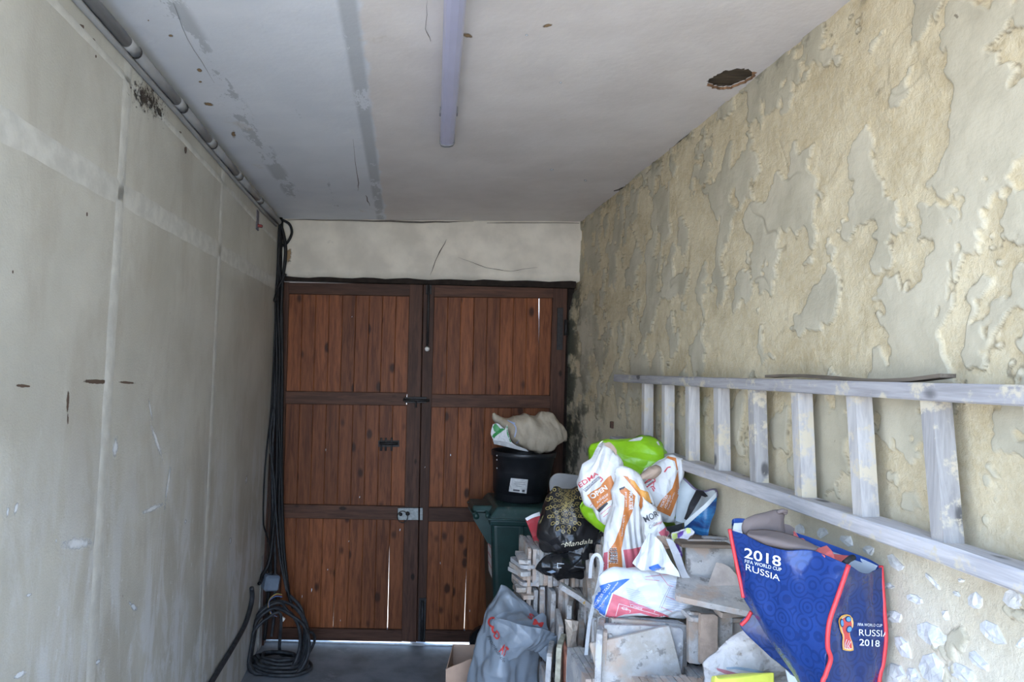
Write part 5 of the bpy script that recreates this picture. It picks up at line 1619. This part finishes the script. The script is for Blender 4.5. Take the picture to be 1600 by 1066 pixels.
# small torn wrappers
wr = sheet('torn_wrapper', [[(1048, 832), (1058, 830), (1068, 827), (1079, 825)], [(1046, 845), (1056, 842), (1066, 839), (1081, 832)], [(1050, 856), (1057, 852), (1063, 848), (1072, 843)], [(1055, 868), (1059, 864), (1063, 858), (1067, 853)], [(1061, 880), (1064, 877), (1066, 873), (1067, 869)]], crinkle('wrapper_white', (.62, .60, .64), .4, .08, .5, 34),
           'small torn white, purple and yellow wrapper right of the tall mortar sack', 'wrapper', d=2.36, amp=.008, freq=14, n=60, seed=14, facet=1)
printed(wr, [[(1060, 832), (1068, 829), (1067, 836), (1060, 842), (1058, 838)], [(1055, 850), (1060, 848), (1063, 858), (1066, 868), (1067, 878), (1062, 879), (1060, 866)]], I_PURPLE, 'purple_print'); printed(wr, [[(1047, 833), (1056, 831), (1058, 838), (1053, 849), (1047, 846)], [(1070, 826), (1079, 825), (1080, 833), (1074, 834)]], I_YELLOW, 'yellow_print')
sheet('brown_paper', [[(1026, 838), (1036, 837), (1046, 840)], [(1028, 848), (1038, 847), (1047, 852)], [(1032, 858), (1039, 859), (1045, 856)]], M_KRAFT, 'crumpled scrap of brown paper above the red, white and blue sack', 'paper', d=2.34, amp=.007, freq=18, n=40, seed=15, facet=1)
sheet('brown_paper', [[(1073, 838), (1079, 834), (1084, 838)], [(1070, 846), (1077, 844), (1083, 846)]], M_KRAFT, 'small scrap of brown paper beside the torn purple wrapper', 'paper', d=2.37, amp=.005, freq=18, n=24, seed=16, facet=1)
mb = MB(); a, b_ = P(1062, 850, 2.30), P(1172, 853, 2.30)
mb.box(a.x, min(b_.x, 1.115), 2.28, 2.44, a.z - .008, a.z + .004, .002)
put(mb.build('wooden_board', wood('old_board', (.14, .10, .07), (.27, .21, .16), 1, .75, 'X')), 'thin weathered board lying across the upright tiles by the wall', 'board')
mb = MB(); a = P(1080, 845, 2.42); mb.box(a.x, a.x + .13, 2.40, 2.46, a.z - .012, a.z + .012, .002)
put(mb.build('wooden_batten', wood('dark_batten', (.06, .03, .022), (.11, .06, .042), 1, .7, 'X')), 'short dark brown batten lying behind the thin weathered board', 'batten')

# red, white and blue sack on the front stack
sb = sheet('glue_mortar_sack', [[(941, 901), (958, 896), (975, 895), (1000, 892), (1026, 888), (1050, 890), (1070, 905)], [(935, 915), (952, 913), (974, 910), (1000, 908), (1028, 905), (1056, 906), (1078, 916)], [(930, 934), (948, 934), (972, 932), (1000, 930), (1030, 928), (1058, 928), (1083, 934)],
                                [(927, 949), (944, 954), (970, 952), (1000, 948), (1030, 948), (1058, 950), (1083, 950)], [(936, 960), (947, 965), (972, 961), (1002, 957), (1030, 960), (1056, 965), (1078, 963)]], M_SACK2,
           'white sack with blue and red panels lying on top of the front tile stack', 'sack', d=2.33, amp=.005, freq=7, stretch=(.6, 1, 1), thick=.14, bulge=.06, n=150, seed=17, facet=1)
printed(sb, [[(935.5, 916), (950, 911), (978, 905), (984, 905), (975, 912), (957, 927), (945, 962), (927.5, 951), (929, 940)]], I_BLUE, 'blue_panel')
printed(sb, [[(958, 928), (972, 933), (1000, 945), (1024, 954), (1046, 963), (1030, 966), (1000, 958), (975, 960), (951, 968), (946, 964)]], I_PINK, 'red_panel')
strokes(sb, [[(957, 927), (945, 963)], [(927, 951), (946, 964)]], 1.5, I_WHITE, 'white_outline'); strokes(sb, [[(962, 962), (967, 944), (1000, 953), (1030, 961)], [(970, 950), (985, 954), (983, 960)], [(1022, 957), (1024, 953)]], .7, I_WHITE, 'white_line')
lettering(sb, 'MORTIER COLLE', (931, 948), (955, 914), 4.2, I_WHITE, upv=(-1, -.5)); lettering(sb, 'Sol intérieur et extérieur', (936, 951), (967, 910), 2.8, I_WHITE, upv=(-1, -.5))
printed(sb, [[(938, 951), (942, 940), (945.5, 939), (942.5, 953)]], I_GREY, 'grey_tag'); lettering(sb, 'Ciment', (984, 948), (1003, 953), 4.5, I_WHITE); lettering(sb, 'CE', (971, 952), (980, 954), 4, I_WHITE)
tl = []
for k in range(9):
    y = 918 + k * 3.1
    tl.append([(978 + k * .7, y + 1), (1002 + k * 2.0, y + 7 + k * .3)])
for k in range(13):
    y = 909 + k * 3.5
    tl.append([(1046 - k * .6, y), (1076 - k * .5, y + 5)])
strokes(sb, tl, .55, I_PALEB, 'small_print'); strokes(sb, [[(1008, 902), (1036, 899), (1056, 898)], [(1030, 897), (1043, 914), (1052, 917)], [(1040, 932), (1054, 938)], [(1032, 948), (1050, 956)], [(1008, 906), (1030, 908)]], .6, I_PINK, 'small_red_print')
strokes(sb, [[(1046, 916), (1040, 928), (1030, 950)], [(1048, 917), (1043, 928), (1033, 951)]], .5, I_GREY, 'grey_line')
nk = sheet('sack_neck', [[(1012, 834), (1018, 834), (1026, 840), (1034, 848)], [(1002, 852), (1014, 850), (1028, 853), (1042, 864)], [(988, 876), (1004, 868), (1026, 868), (1050, 880)], [(990, 882), (1008, 882), (1030, 884), (1058, 892)], [(1001, 891), (1016, 892), (1036, 896), (1060, 900)]], M_SACK2, parent=sb, d=2.27, amp=.006, freq=7, stretch=(1, 1, .5), n=90, seed=18, facet=1)
printed(nk, [[(1013, 886), (1028, 881), (1034, 888), (1024, 892), (1015, 892)]], I_BLUE, 'blue_panel'); lettering(nk, 'mortier', (1024, 892), (1039, 890), 5, I_GREY, bold=.02)
sheet('film_tail', [[(1040, 842), (1046, 842), (1052, 846)], [(1048, 862), (1056, 862), (1063, 868)], [(1058, 888), (1065, 888), (1072, 894)], [(1066, 906), (1074, 906), (1085, 911)]], crinkle('film_grey', (.50, .51, .54), .4, .06, .4, 24), parent=sb, d=2.30, amp=.004, freq=9, n=50, seed=19)

# white packing strap
pth = smooth_path([P(*q) for q in ((922, 904, 2.50), (923, 886, 2.49), (926, 872, 2.48), (932, 867, 2.47), (938, 872, 2.46), (940, 885, 2.45), (936, 908, 2.44), (928, 942, 2.43), (921, 975, 2.42), (917, 1010, 2.415), (915, 1035, 2.41), (912, 1056, 2.41))], 6)
v, f = [], []
for i, q in enumerate(pth):
    t = (pth[min(i + 1, len(pth) - 1)] - pth[max(i - 1, 0)]).normalized()
    s = t.cross(Vector((0, -1, 0))).normalized() * .0062
    v += [q - s, q + s, q + s + Vector((0, .0012, 0)), q - s + Vector((0, .0012, 0))]
for i in range(len(pth) - 1):
    for k in range(4):
        f.append((i * 4 + k, i * 4 + (k + 1) % 4, i * 4 + 4 + (k + 1) % 4, i * 4 + 4 + k))
put(mk('packing_strap', v, f, plain('white_strap', (.66, .67, .68), .45, .06, 60, .05)), 'white plastic packing strap hanging in a loop down the tile stacks', 'strap')
sheet('black_rag', [[(1072, 1030), (1086, 1028), (1100, 1032)], [(1072, 1045), (1088, 1044), (1106, 1044)], [(1074, 1064), (1092, 1064), (1106, 1066)]], M_BLACKP, 'dark plastic scrap in the gap between the front stack and the striped sack', 'plastic film', d=2.30, amp=.012, freq=12, thick=.06, n=40, seed=20, facet=1)

# grey builder's merchant bag and the cardboard box beside it
Z0 = lambda px, d: CY + F * (CH - .01) / d + (px - CX) * .0262
gb = sheet('grey_plastic_bag', [[(783, 914, 3.0), (785, 914, 3.0), (788, 915, 3.0), (791, 916, 3.0), (793, 917, 3.0)], [(775, 931, 2.98), (782, 929, 2.97), (792, 930, 2.96), (803, 932, 2.96), (814, 938, 2.98)], [(762, 960, 2.97), (778, 953, 2.92), (797, 957, 2.93), (822, 955, 2.95), (846, 962, 2.97)],
                                [(752, 990, 2.96), (768, 984, 2.90), (793, 972, 2.84), (824, 974, 2.85), (856, 982, 2.92)], [(743, 1016, 2.95), (762, 1012, 2.88), (786, 1004, 2.82), (814, 1004, 2.84), (840, 1016, 2.93)], [(733, 1042, 2.95), (758, 1042, 2.86), (782, 1040, 2.80), (808, 1044, 2.86), (840, 1042, 2.95)],
                                [(724, 1070, 2.95), (752, 1074, 2.84), (782, 1076, 2.80), (812, 1076, 2.86), (838, 1072, 2.95)], [(716, 1160, 2.93), (748, 1166, 2.78), (782, 1170, 2.75), (814, 1166, 2.80), (836, 1160, 2.92)], [(720, Z0(720, 2.93), 2.93), (748, Z0(748, 2.80), 2.80), (782, Z0(782, 2.78), 2.78), (812, Z0(812, 2.82), 2.82), (832, Z0(832, 2.92), 2.92)]],
           M_GREYP, 'smoky grey plastic bag with red lettering leaning on the tile heap', 'bag', amp=.007, freq=3.2, thick=.10, n=150, seed=21, facet=1)
fl1 = sheet('folded_flap', [[(776, 962, 2.86), (800, 972, 2.80), (825, 979, 2.78), (850, 983, 2.79), (871, 991, 2.84)], [(777, 985, 2.86), (800, 992, 2.79), (825, 996, 2.77), (848, 1000, 2.78), (869, 1004, 2.83)], [(781, 1012, 2.85), (800, 1012, 2.80), (818, 1010, 2.78), (832, 1010, 2.80), (848, 1018, 2.84)], [(786, 1040, 2.84), (797, 1032, 2.81), (808, 1024, 2.80), (818, 1016, 2.80), (830, 1012, 2.84)]], M_GREYP, parent=gb, amp=.006, freq=5, n=90, seed=22, facet=1)
fl2 = sheet('folded_flap', [[(832, 1008, 2.83), (848, 1000, 2.81), (870, 992, 2.83)], [(838, 1018, 2.83), (852, 1014, 2.81), (868, 1012, 2.83)], [(848, 1030, 2.83), (858, 1030, 2.81), (868, 1030, 2.83)], [(862, 1044, 2.84), (866, 1046, 2.83), (868, 1047, 2.84)]], M_GREYP, parent=gb, amp=.005, freq=6, n=50, seed=23, facet=1)
fl3 = sheet('folded_flap', [[(846, 958, 2.90), (850, 960, 2.90), (853, 964, 2.90)], [(832, 968, 2.88), (844, 970, 2.87), (854, 976, 2.88)], [(822, 974, 2.86), (840, 980, 2.85), (857, 985, 2.86)]], M_GREYP, parent=gb, amp=.003, freq=6, n=36, seed=24)
I_GRED = ink('brick_red_print', (.50, .035, .03))
gn = (gb.name, fl1.name, fl3.name)
lettering(gb, 'C', (760, 973), (770, 982), 15, I_GRED, upv=(.75, -1), bold=.02); lettering(gb, 'e', (766.5, 983), (773, 991), 11, I_GRED, upv=(.8, -.9), bold=.02); lettering(gb, 'D', (771.5, 994), (778, 1002), 11, I_GRED, upv=(.5, -1), bold=.02, extra=(fl1.name,))
lettering(gb, 'AT', (780, 1018), (789, 1027), 15, I_GRED, upv=(.5, -1), bold=.03, extra=(fl1.name,)); lettering(fl3, 'M', (832, 976), (846, 982), 9, I_GRED, upv=(.4, -1), bold=.03)
lettering(gb, 'S', (824, 965), (831, 970), 8, I_GRED, upv=(.5, -1), bold=.03, extra=(fl3.name,)); lettering(gb, 'Promeur de', (761, 995), (786, 1036), 5.5, I_CHAR, shear=.3, upv=(.9, -.6), extra=(fl1.name,))
cb = empty('cardboard_box', (P(715, 1040, 3.15).x, 3.2, 0))
put(cb, 'tan cardboard box with bent edges behind the grey plastic bag', 'box')
M_CARD = plain('cardboard', (.47, .31, .22), .8, .08, 12, .15, 60)
cq = [(697, 1046), (705, 1039), (735, 1029), (760, 1030)]
def panel(pts3, th, name, mat, parent):
    a, b_, c_, d_ = pts3
    nn_ = (b_ - a).cross(d_ - a).normalized() * th
    return mk(name, [a, b_, c_, d_, a + nn_, b_ + nn_, c_ + nn_, d_ + nn_], [(0, 1, 2, 3), (7, 6, 5, 4), (0, 4, 5, 1), (1, 5, 6, 2), (2, 6, 7, 3), (3, 7, 4, 0)], mat, parent)
a0, a1, a2 = P(697, 1046, 3.06), P(736, 1030, 3.10), P(775, 1030, 3.14)
fl_ = lambda q: Vector((q.x, q.y, .003))
panel([a0, a1, fl_(a1), fl_(a0)], .004, 'front_panel', M_CARD, cb); panel([a1, a2, fl_(a2), fl_(a1)], .004, 'front_flap', M_CARD, cb)
bk0, bk1 = a0 + Vector((.05, .28, 0)), a2 + Vector((.0, .16, 0))
panel([bk0, a0, fl_(a0), fl_(bk0)], .004, 'side_panel', M_CARD, cb); panel([a2, bk1, fl_(bk1), fl_(a2)], .004, 'side_panel', M_CARD, cb); panel([bk1, bk0, fl_(bk0), fl_(bk1)], .004, 'back_panel', M_CARD, cb)
# ---------------------------------------------------------------- the big blue carrier bag
M_BAGB = crinkle('blue_woven_print', (.013, .042, .185), .2, .1, .25, 14, .5, pattern=(.009, .029, .135))
M_BAGB2 = crinkle('blue_woven_side', (.010, .033, .145), .2, .1, .25, 14, .5, pattern=(.006, .02, .095))
M_PIPE = plain('red_piping', (.62, .04, .05), .4, .06, 40, .2, 150)
M_BAGIN = crinkle('bag_inside_white', (.66, .70, .74), .45, .04, .2, 12)
fb_ = sheet('carrier_bag', [[(1139, 828, 1.74), (1164, 836, 1.70), (1190, 850, 1.66), (1228, 860, 1.61), (1268, 860, 1.57), (1326, 883, 1.50)], [(1150, 880, 1.735), (1170, 888, 1.69), (1196, 896, 1.65), (1230, 903, 1.60), (1266, 912, 1.555), (1311, 928, 1.49)],
                            [(1161, 933, 1.72), (1178, 940, 1.67), (1202, 947, 1.63), (1228, 953, 1.585), (1260, 958, 1.54), (1297, 968, 1.49)], [(1201, 997, 1.66), (1212, 1000, 1.625), (1228, 1005, 1.59), (1247, 1009, 1.56), (1270, 1012, 1.525), (1293.5, 1013, 1.49)],
                            [(1246, 1066, 1.60), (1252, 1067, 1.575), (1260, 1068, 1.555), (1268, 1068, 1.535), (1277, 1068, 1.515), (1287, 1066, 1.495)], [(1262, 1130, 1.58), (1266, 1130, 1.56), (1270, 1130, 1.545), (1274, 1130, 1.53), (1279, 1130, 1.515), (1284, 1130, 1.50)], [(1262, 1200, 1.575), (1266, 1200, 1.56), (1270, 1200, 1.545), (1274, 1200, 1.53), (1279, 1200, 1.515), (1284, 1200, 1.50)]],
            M_BAGB, 'large glossy blue carrier bag with red piping and white lettering, against the wall', 'bag', amp=.0016, freq=5, n=170, seed=31, facet=1)
gus = sheet('gusset', [[(1326, 883, 1.50), (1342, 893, 1.52), (1358, 894, 1.545), (1377, 885, 1.575)], [(1312, 926, 1.49), (1332, 928, 1.53), (1356, 926, 1.55), (1379, 920, 1.57)], [(1297, 968, 1.49), (1322, 970, 1.52), (1352, 968, 1.545), (1381, 955, 1.565)], [(1293.5, 1013, 1.49), (1322, 1015, 1.515), (1354, 1012, 1.54), (1383, 1000, 1.56)],
                       [(1287, 1066, 1.495), (1316, 1070, 1.515), (1350, 1069, 1.535), (1374, 1064, 1.56)], [(1284, 1130, 1.50), (1314, 1132, 1.515), (1346, 1130, 1.535), (1368, 1124, 1.56)], [(1284, 1200, 1.50), (1314, 1200, 1.515), (1346, 1200, 1.535), (1366, 1200, 1.56)]],
            M_BAGB2, parent=fb_, amp=.0022, freq=6, stretch=(1, 1, .3), n=110, seed=32, facet=1)
sheet('back_panel', [[(1146, 812, 1.84), (1200, 822, 1.78), (1250, 838, 1.72), (1300, 855, 1.67), (1331, 866, 1.64), (1373, 884, 1.59)], [(1150, 870, 1.83), (1200, 880, 1.78), (1250, 890, 1.72), (1300, 905, 1.67), (1331, 915, 1.64), (1373, 930, 1.59)], [(1205, 960, 1.80), (1230, 970, 1.75), (1262, 980, 1.71), (1305, 990, 1.66), (1331, 1000, 1.63), (1374, 1010, 1.585)], [(1262, 1190, 1.64), (1275, 1190, 1.63), (1290, 1190, 1.62), (1315, 1190, 1.61), (1335, 1190, 1.60), (1366, 1190, 1.585)]],
      M_BAGIN, parent=fb_, amp=.003, freq=6, n=70, seed=33)
M_BLUEB = plain('blue_binding', (.015, .06, .26), .4, .1, 30, .1)
for pts in (((1144, 820, 1.82), (1146, 812.5, 1.835), (1163, 812, 1.81), (1200, 820, 1.775), (1250, 836, 1.715), (1300, 853, 1.665), (1331, 865, 1.635), (1355, 874, 1.61), (1374, 885, 1.585)),):
    pp = smooth_path([P(*q) for q in pts], 6)
    v, f = [], []
    for q in pp: v += [q + Vector((0, -.002, .002)), q + Vector((0, -.003, -.013)), q + Vector((0, .002, -.013)), q + Vector((0, .002, .002))]
    for i in range(len(pp) - 1):
        for k in range(4): f.append((i * 4 + k, i * 4 + 4 + k, i * 4 + 4 + (k + 1) % 4, i * 4 + (k + 1) % 4))
    mk('blue_binding', v, f, M_BLUEB, fb_)
sheet('white_corner', [[(1147, 818, 1.80), (1162, 817, 1.78)], [(1146, 828, 1.79), (1161, 832, 1.76)]], M_BAGIN, parent=fb_, amp=.001, n=16)
sheet('left_gusset', [[(1173, 957, 1.76), (1190, 968, 1.745), (1212, 985, 1.72)], [(1157, 978, 1.765), (1190, 996, 1.74), (1228, 1014, 1.71)], [(1197, 1019, 1.74), (1224, 1038, 1.72), (1256, 1058, 1.70)], [(1241, 1062, 1.72), (1256, 1075, 1.70), (1274, 1090, 1.67)], [(1232, 1110, 1.73), (1252, 1120, 1.69), (1276, 1130, 1.64)], [(1212, 1200, 1.74), (1238, 1205, 1.70), (1276, 1205, 1.60)]], M_BAGB2, parent=fb_, amp=.002, freq=6, n=50, seed=34)
def piping(pts, w=.0048, name='piping'):
    pp = smooth_path([P(*q) for q in pts], 5)
    return mk(name, *tube_geo(pp, w, 8), M_PIPE, fb_, smooth=True)
piping([(1140, 827, 1.735), (1150.5, 880, 1.73), (1158, 915, 1.72), (1161.5, 934, 1.715)]); piping([(1326, 883, 1.495), (1311, 927, 1.485), (1297.5, 966, 1.484), (1293.5, 990, 1.484), (1293.5, 1013, 1.484), (1298, 1030, 1.487), (1290, 1055, 1.49), (1284, 1080, 1.492), (1282, 1200, 1.495)])
piping([(1376.5, 884, 1.572), (1378, 905, 1.57), (1379, 920, 1.568), (1381.5, 955, 1.562), (1384, 995, 1.558), (1380, 1035, 1.558), (1373, 1070, 1.558), (1366, 1200, 1.558)]); piping([(1174, 956, 1.735), (1167, 968, 1.742), (1158, 977, 1.748)])
I_BW = ink('white_bag_print', (.76, .79, .83)); 
U1 = (.02, -1)
lettering(fb_, '2018', (1164, 871), (1221, 885.5), 15.5, I_BW, upv=U1, bold=.012); lettering(fb_, 'FIFA WORLD CUP', (1165, 879.5), (1222, 893), 5.4, I_BW, upv=U1); lettering(fb_, 'RUSSIA', (1166.5, 890.5), (1219.5, 908.5), 9.5, I_BW, upv=U1)
lettering(gus, 'FIFA WORLD CUP', (1339, 977.5), (1377, 979.5), 4.4, I_BW, upv=(0, -1)); lettering(gus, 'RUSSIA', (1341, 993), (1388, 995), 10, I_BW, upv=(0, -1)); lettering(gus, '2018', (1341.5, 1008), (1373, 1010.5), 10, I_BW, upv=(0, -1), bold=.01)
# the cup emblem on the gusset
c6 = lambda x, y: (1250 + x / 5.733, 880 + y / 5.733)
em = [(385, 462), (415, 458), (445, 468), (466, 495), (474, 530), (472, 565), (458, 595), (442, 620), (440, 640), (448, 670), (462, 705), (472, 745), (474, 780), (445, 787), (405, 784), (377, 776), (373, 740), (372, 705), (376, 670), (372, 640), (360, 620), (350, 585), (342, 545), (338, 520), (346, 490), (362, 472)]
def shrink(poly, k, dx=0, dy=0):
    cx = sum(q[0] for q in poly) / len(poly)
    return [((x - cx) * k + cx + dx, (y - 620) * (1 - (1 - k) * .45) + 620 + dy) for x, y in poly]
ext = [gus.name]
printed(gus, [[c6(*q) for q in em]], ink('gold_emblem', (.80, .42, .08)), 'emblem_gold', .0016, 3)
printed(gus, [[c6(*q) for q in shrink(em, .82)]], ink('cream_emblem', (.80, .62, .40)), 'emblem_cream', .0022, 3)
printed(gus, [[c6(*q) for q in shrink(em, .70)]], ink('red_emblem', (.62, .07, .06)), 'emblem_red', .0028, 3)
def ell(cx, cy, rx, ry, a, n=14):
    a = math.radians(a)
    return [c6(cx + rx * math.cos(t) * math.cos(a) - ry * math.sin(t) * math.sin(a), cy + rx * math.cos(t) * math.sin(a) + ry * math.sin(t) * math.cos(a)) for t in np.linspace(0, 2 * math.pi, n, endpoint=False)]
E3 = ((362, 532, 17, 40, -6), (420, 498, 30, 28, 30), (428, 590, 28, 34, 20))
printed(gus, [ell(*q) for q in E3], ink('navy_emblem', (.02, .03, .10)), 'emblem_oval', .0034, 3)
printed(gus, [ell(cx, cy, rx * .72, ry * .72, a) for cx, cy, rx, ry, a in E3], ink('sky_emblem', (.12, .33, .68)), 'emblem_oval', .004, 3)
strokes(gus, [[c6(395, 765), c6(390, 720), c6(405, 680)], [c6(415, 770), c6(405, 735), c6(425, 690)], [c6(440, 770), c6(420, 740), c6(440, 700)]], .9, I_BW, 'emblem_swirl', .0036)
# handles lying over the rim
M_COR = plain('coral_webbing', (.62, .13, .12), .5, .06, 40, .2, 150)
sheet('handle', [[(1272, 859, 1.60), (1292, 853, 1.59)], [(1285, 868, 1.55), (1300, 862, 1.56)], [(1289, 872, 1.545), (1305, 874, 1.55)]], M_COR, parent=fb_, amp=.001, n=20)
sheet('handle', [[(1302, 866, 1.60), (1329, 869, 1.59)], [(1303, 873, 1.575), (1318, 881, 1.56)]], M_COR, parent=fb_, amp=.001, n=20)
sheet('handle', [[(1240, 830, 1.70), (1243, 833, 1.69)], [(1242, 842, 1.69), (1252, 845, 1.68)], [(1255, 842, 1.695), (1258, 845, 1.685)], [(1263, 853, 1.67), (1272, 852, 1.66)]], M_COR, parent=fb_, amp=.001, n=24)
mk('strap_stub', *tube_geo([P(1320, 880, 1.53), P(1327, 874, 1.545), P(1333, 871, 1.555)], .0065, 10), M_STRAP, fb_, smooth=True)
# brown cloth in it
M_CLOTH = crinkle('taupe_cloth', (.17, .135, .125), .75, .06, .15, 10, .3)
cl = sheet('brown_cloth', [[(1164, 813), (1178, 807), (1195, 803), (1212, 799), (1226, 798)], [(1161, 823), (1176, 817), (1193, 813), (1208, 812), (1222, 814)], [(1163, 834), (1180, 828), (1200, 830), (1216, 834), (1226, 838)], [(1168, 840), (1185, 842), (1205, 848), (1220, 852), (1228, 852)]], M_CLOTH,
           'dark taupe cloth stuffed into the top of the blue carrier bag', 'cloth', d=1.73, amp=.003, freq=7, thick=.03, bulge=.02, n=80, seed=35)
sheet('cloth_fold', [[(1170, 829, 1.70), (1195, 829, 1.685), (1222, 834, 1.665), (1250, 843, 1.64), (1278, 856, 1.605)], [(1168, 836, 1.685), (1193, 842, 1.66), (1222, 848, 1.64), (1250, 853, 1.62), (1274, 858.5, 1.595)], [(1186, 847, 1.685), (1200, 853, 1.675), (1222, 860, 1.655), (1246, 861, 1.63), (1268, 861, 1.60)]], M_CLOTH, parent=cl, amp=.003, freq=7, thick=.02, bulge=.02, n=80, seed=36)
sheet('cloth_corner', [[(1224, 818), (1234, 821), (1241, 826)], [(1226, 828), (1234, 830), (1241, 833)], [(1227, 838), (1234, 840), (1241, 842)]], M_CLOTH, parent=cl, d=1.72, amp=.002, n=24)
mk('cloth_hem', *tube_geo(smooth_path([P(1216, 801, 1.715), P(1222, 798.5, 1.71), P(1228, 799.5, 1.712), P(1226, 803, 1.715)], 4), .005, 8), M_CLOTH, cl, smooth=True)

# dirty woven sack with stripes, and the yellow bag end in front of it
M_WOVEN = crinkle('dirty_woven_sack', (.54, .51, .50), .75, .12, .9, 40, .3, dirt=((.25, .20, .165), 16, .54))
ws = sheet('woven_sack', [[(1122, 1012), (1140, 998), (1160, 988), (1182, 985), (1200, 992), (1215, 1004)], [(1104, 1032), (1130, 1020), (1158, 1010), (1186, 1008), (1210, 1016), (1232, 1034)], [(1100, 1052), (1128, 1042), (1158, 1034), (1190, 1034), (1218, 1042), (1246, 1058)], [(1098, 1080), (1128, 1070), (1158, 1064), (1190, 1064), (1220, 1070), (1250, 1086)], [(1100, 1120), (1130, 1115), (1160, 1112), (1190, 1112), (1220, 1115), (1248, 1122)]], M_WOVEN,
           'dirty white woven sack with faded red and blue stripes under the blue carrier bag', 'sack', d=1.98, amp=.006, freq=6, stretch=(.6, 1, 1.3), thick=.03, bulge=.035, n=130, seed=37, facet=1)
printed(ws, [[(1119, 1044), (1132, 1047), (1150, 1052), (1170, 1054), (1170, 1057), (1150, 1056), (1132, 1053), (1121, 1048)]], ink('faded_red', (.42, .16, .18), .7), 'red_stripe'); printed(ws, [[(1134, 1043), (1150, 1042), (1168, 1044), (1200, 1051), (1199, 1054), (1168, 1049), (1150, 1046), (1136, 1046)]], ink('faded_blue', (.30, .37, .45), .7), 'blue_stripe')
ye = sheet('yellow_bag', [[(1118, 1056), (1124, 1061), (1150, 1059), (1180, 1055), (1208, 1050.5)], [(1118, 1075), (1126, 1078), (1150, 1078), (1180, 1076), (1209, 1074)], [(1118, 1120), (1126, 1122), (1150, 1122), (1180, 1122), (1210, 1120)]], crinkle('yellow_film', (.80, .82, .12), .45, .05, .3, 20), 'bright yellow plastic bag end at the lower edge, before the woven sack', 'bag', d=1.84, amp=.003, freq=9, thick=.06, n=70, seed=38)
# drop lines: shift nothing else
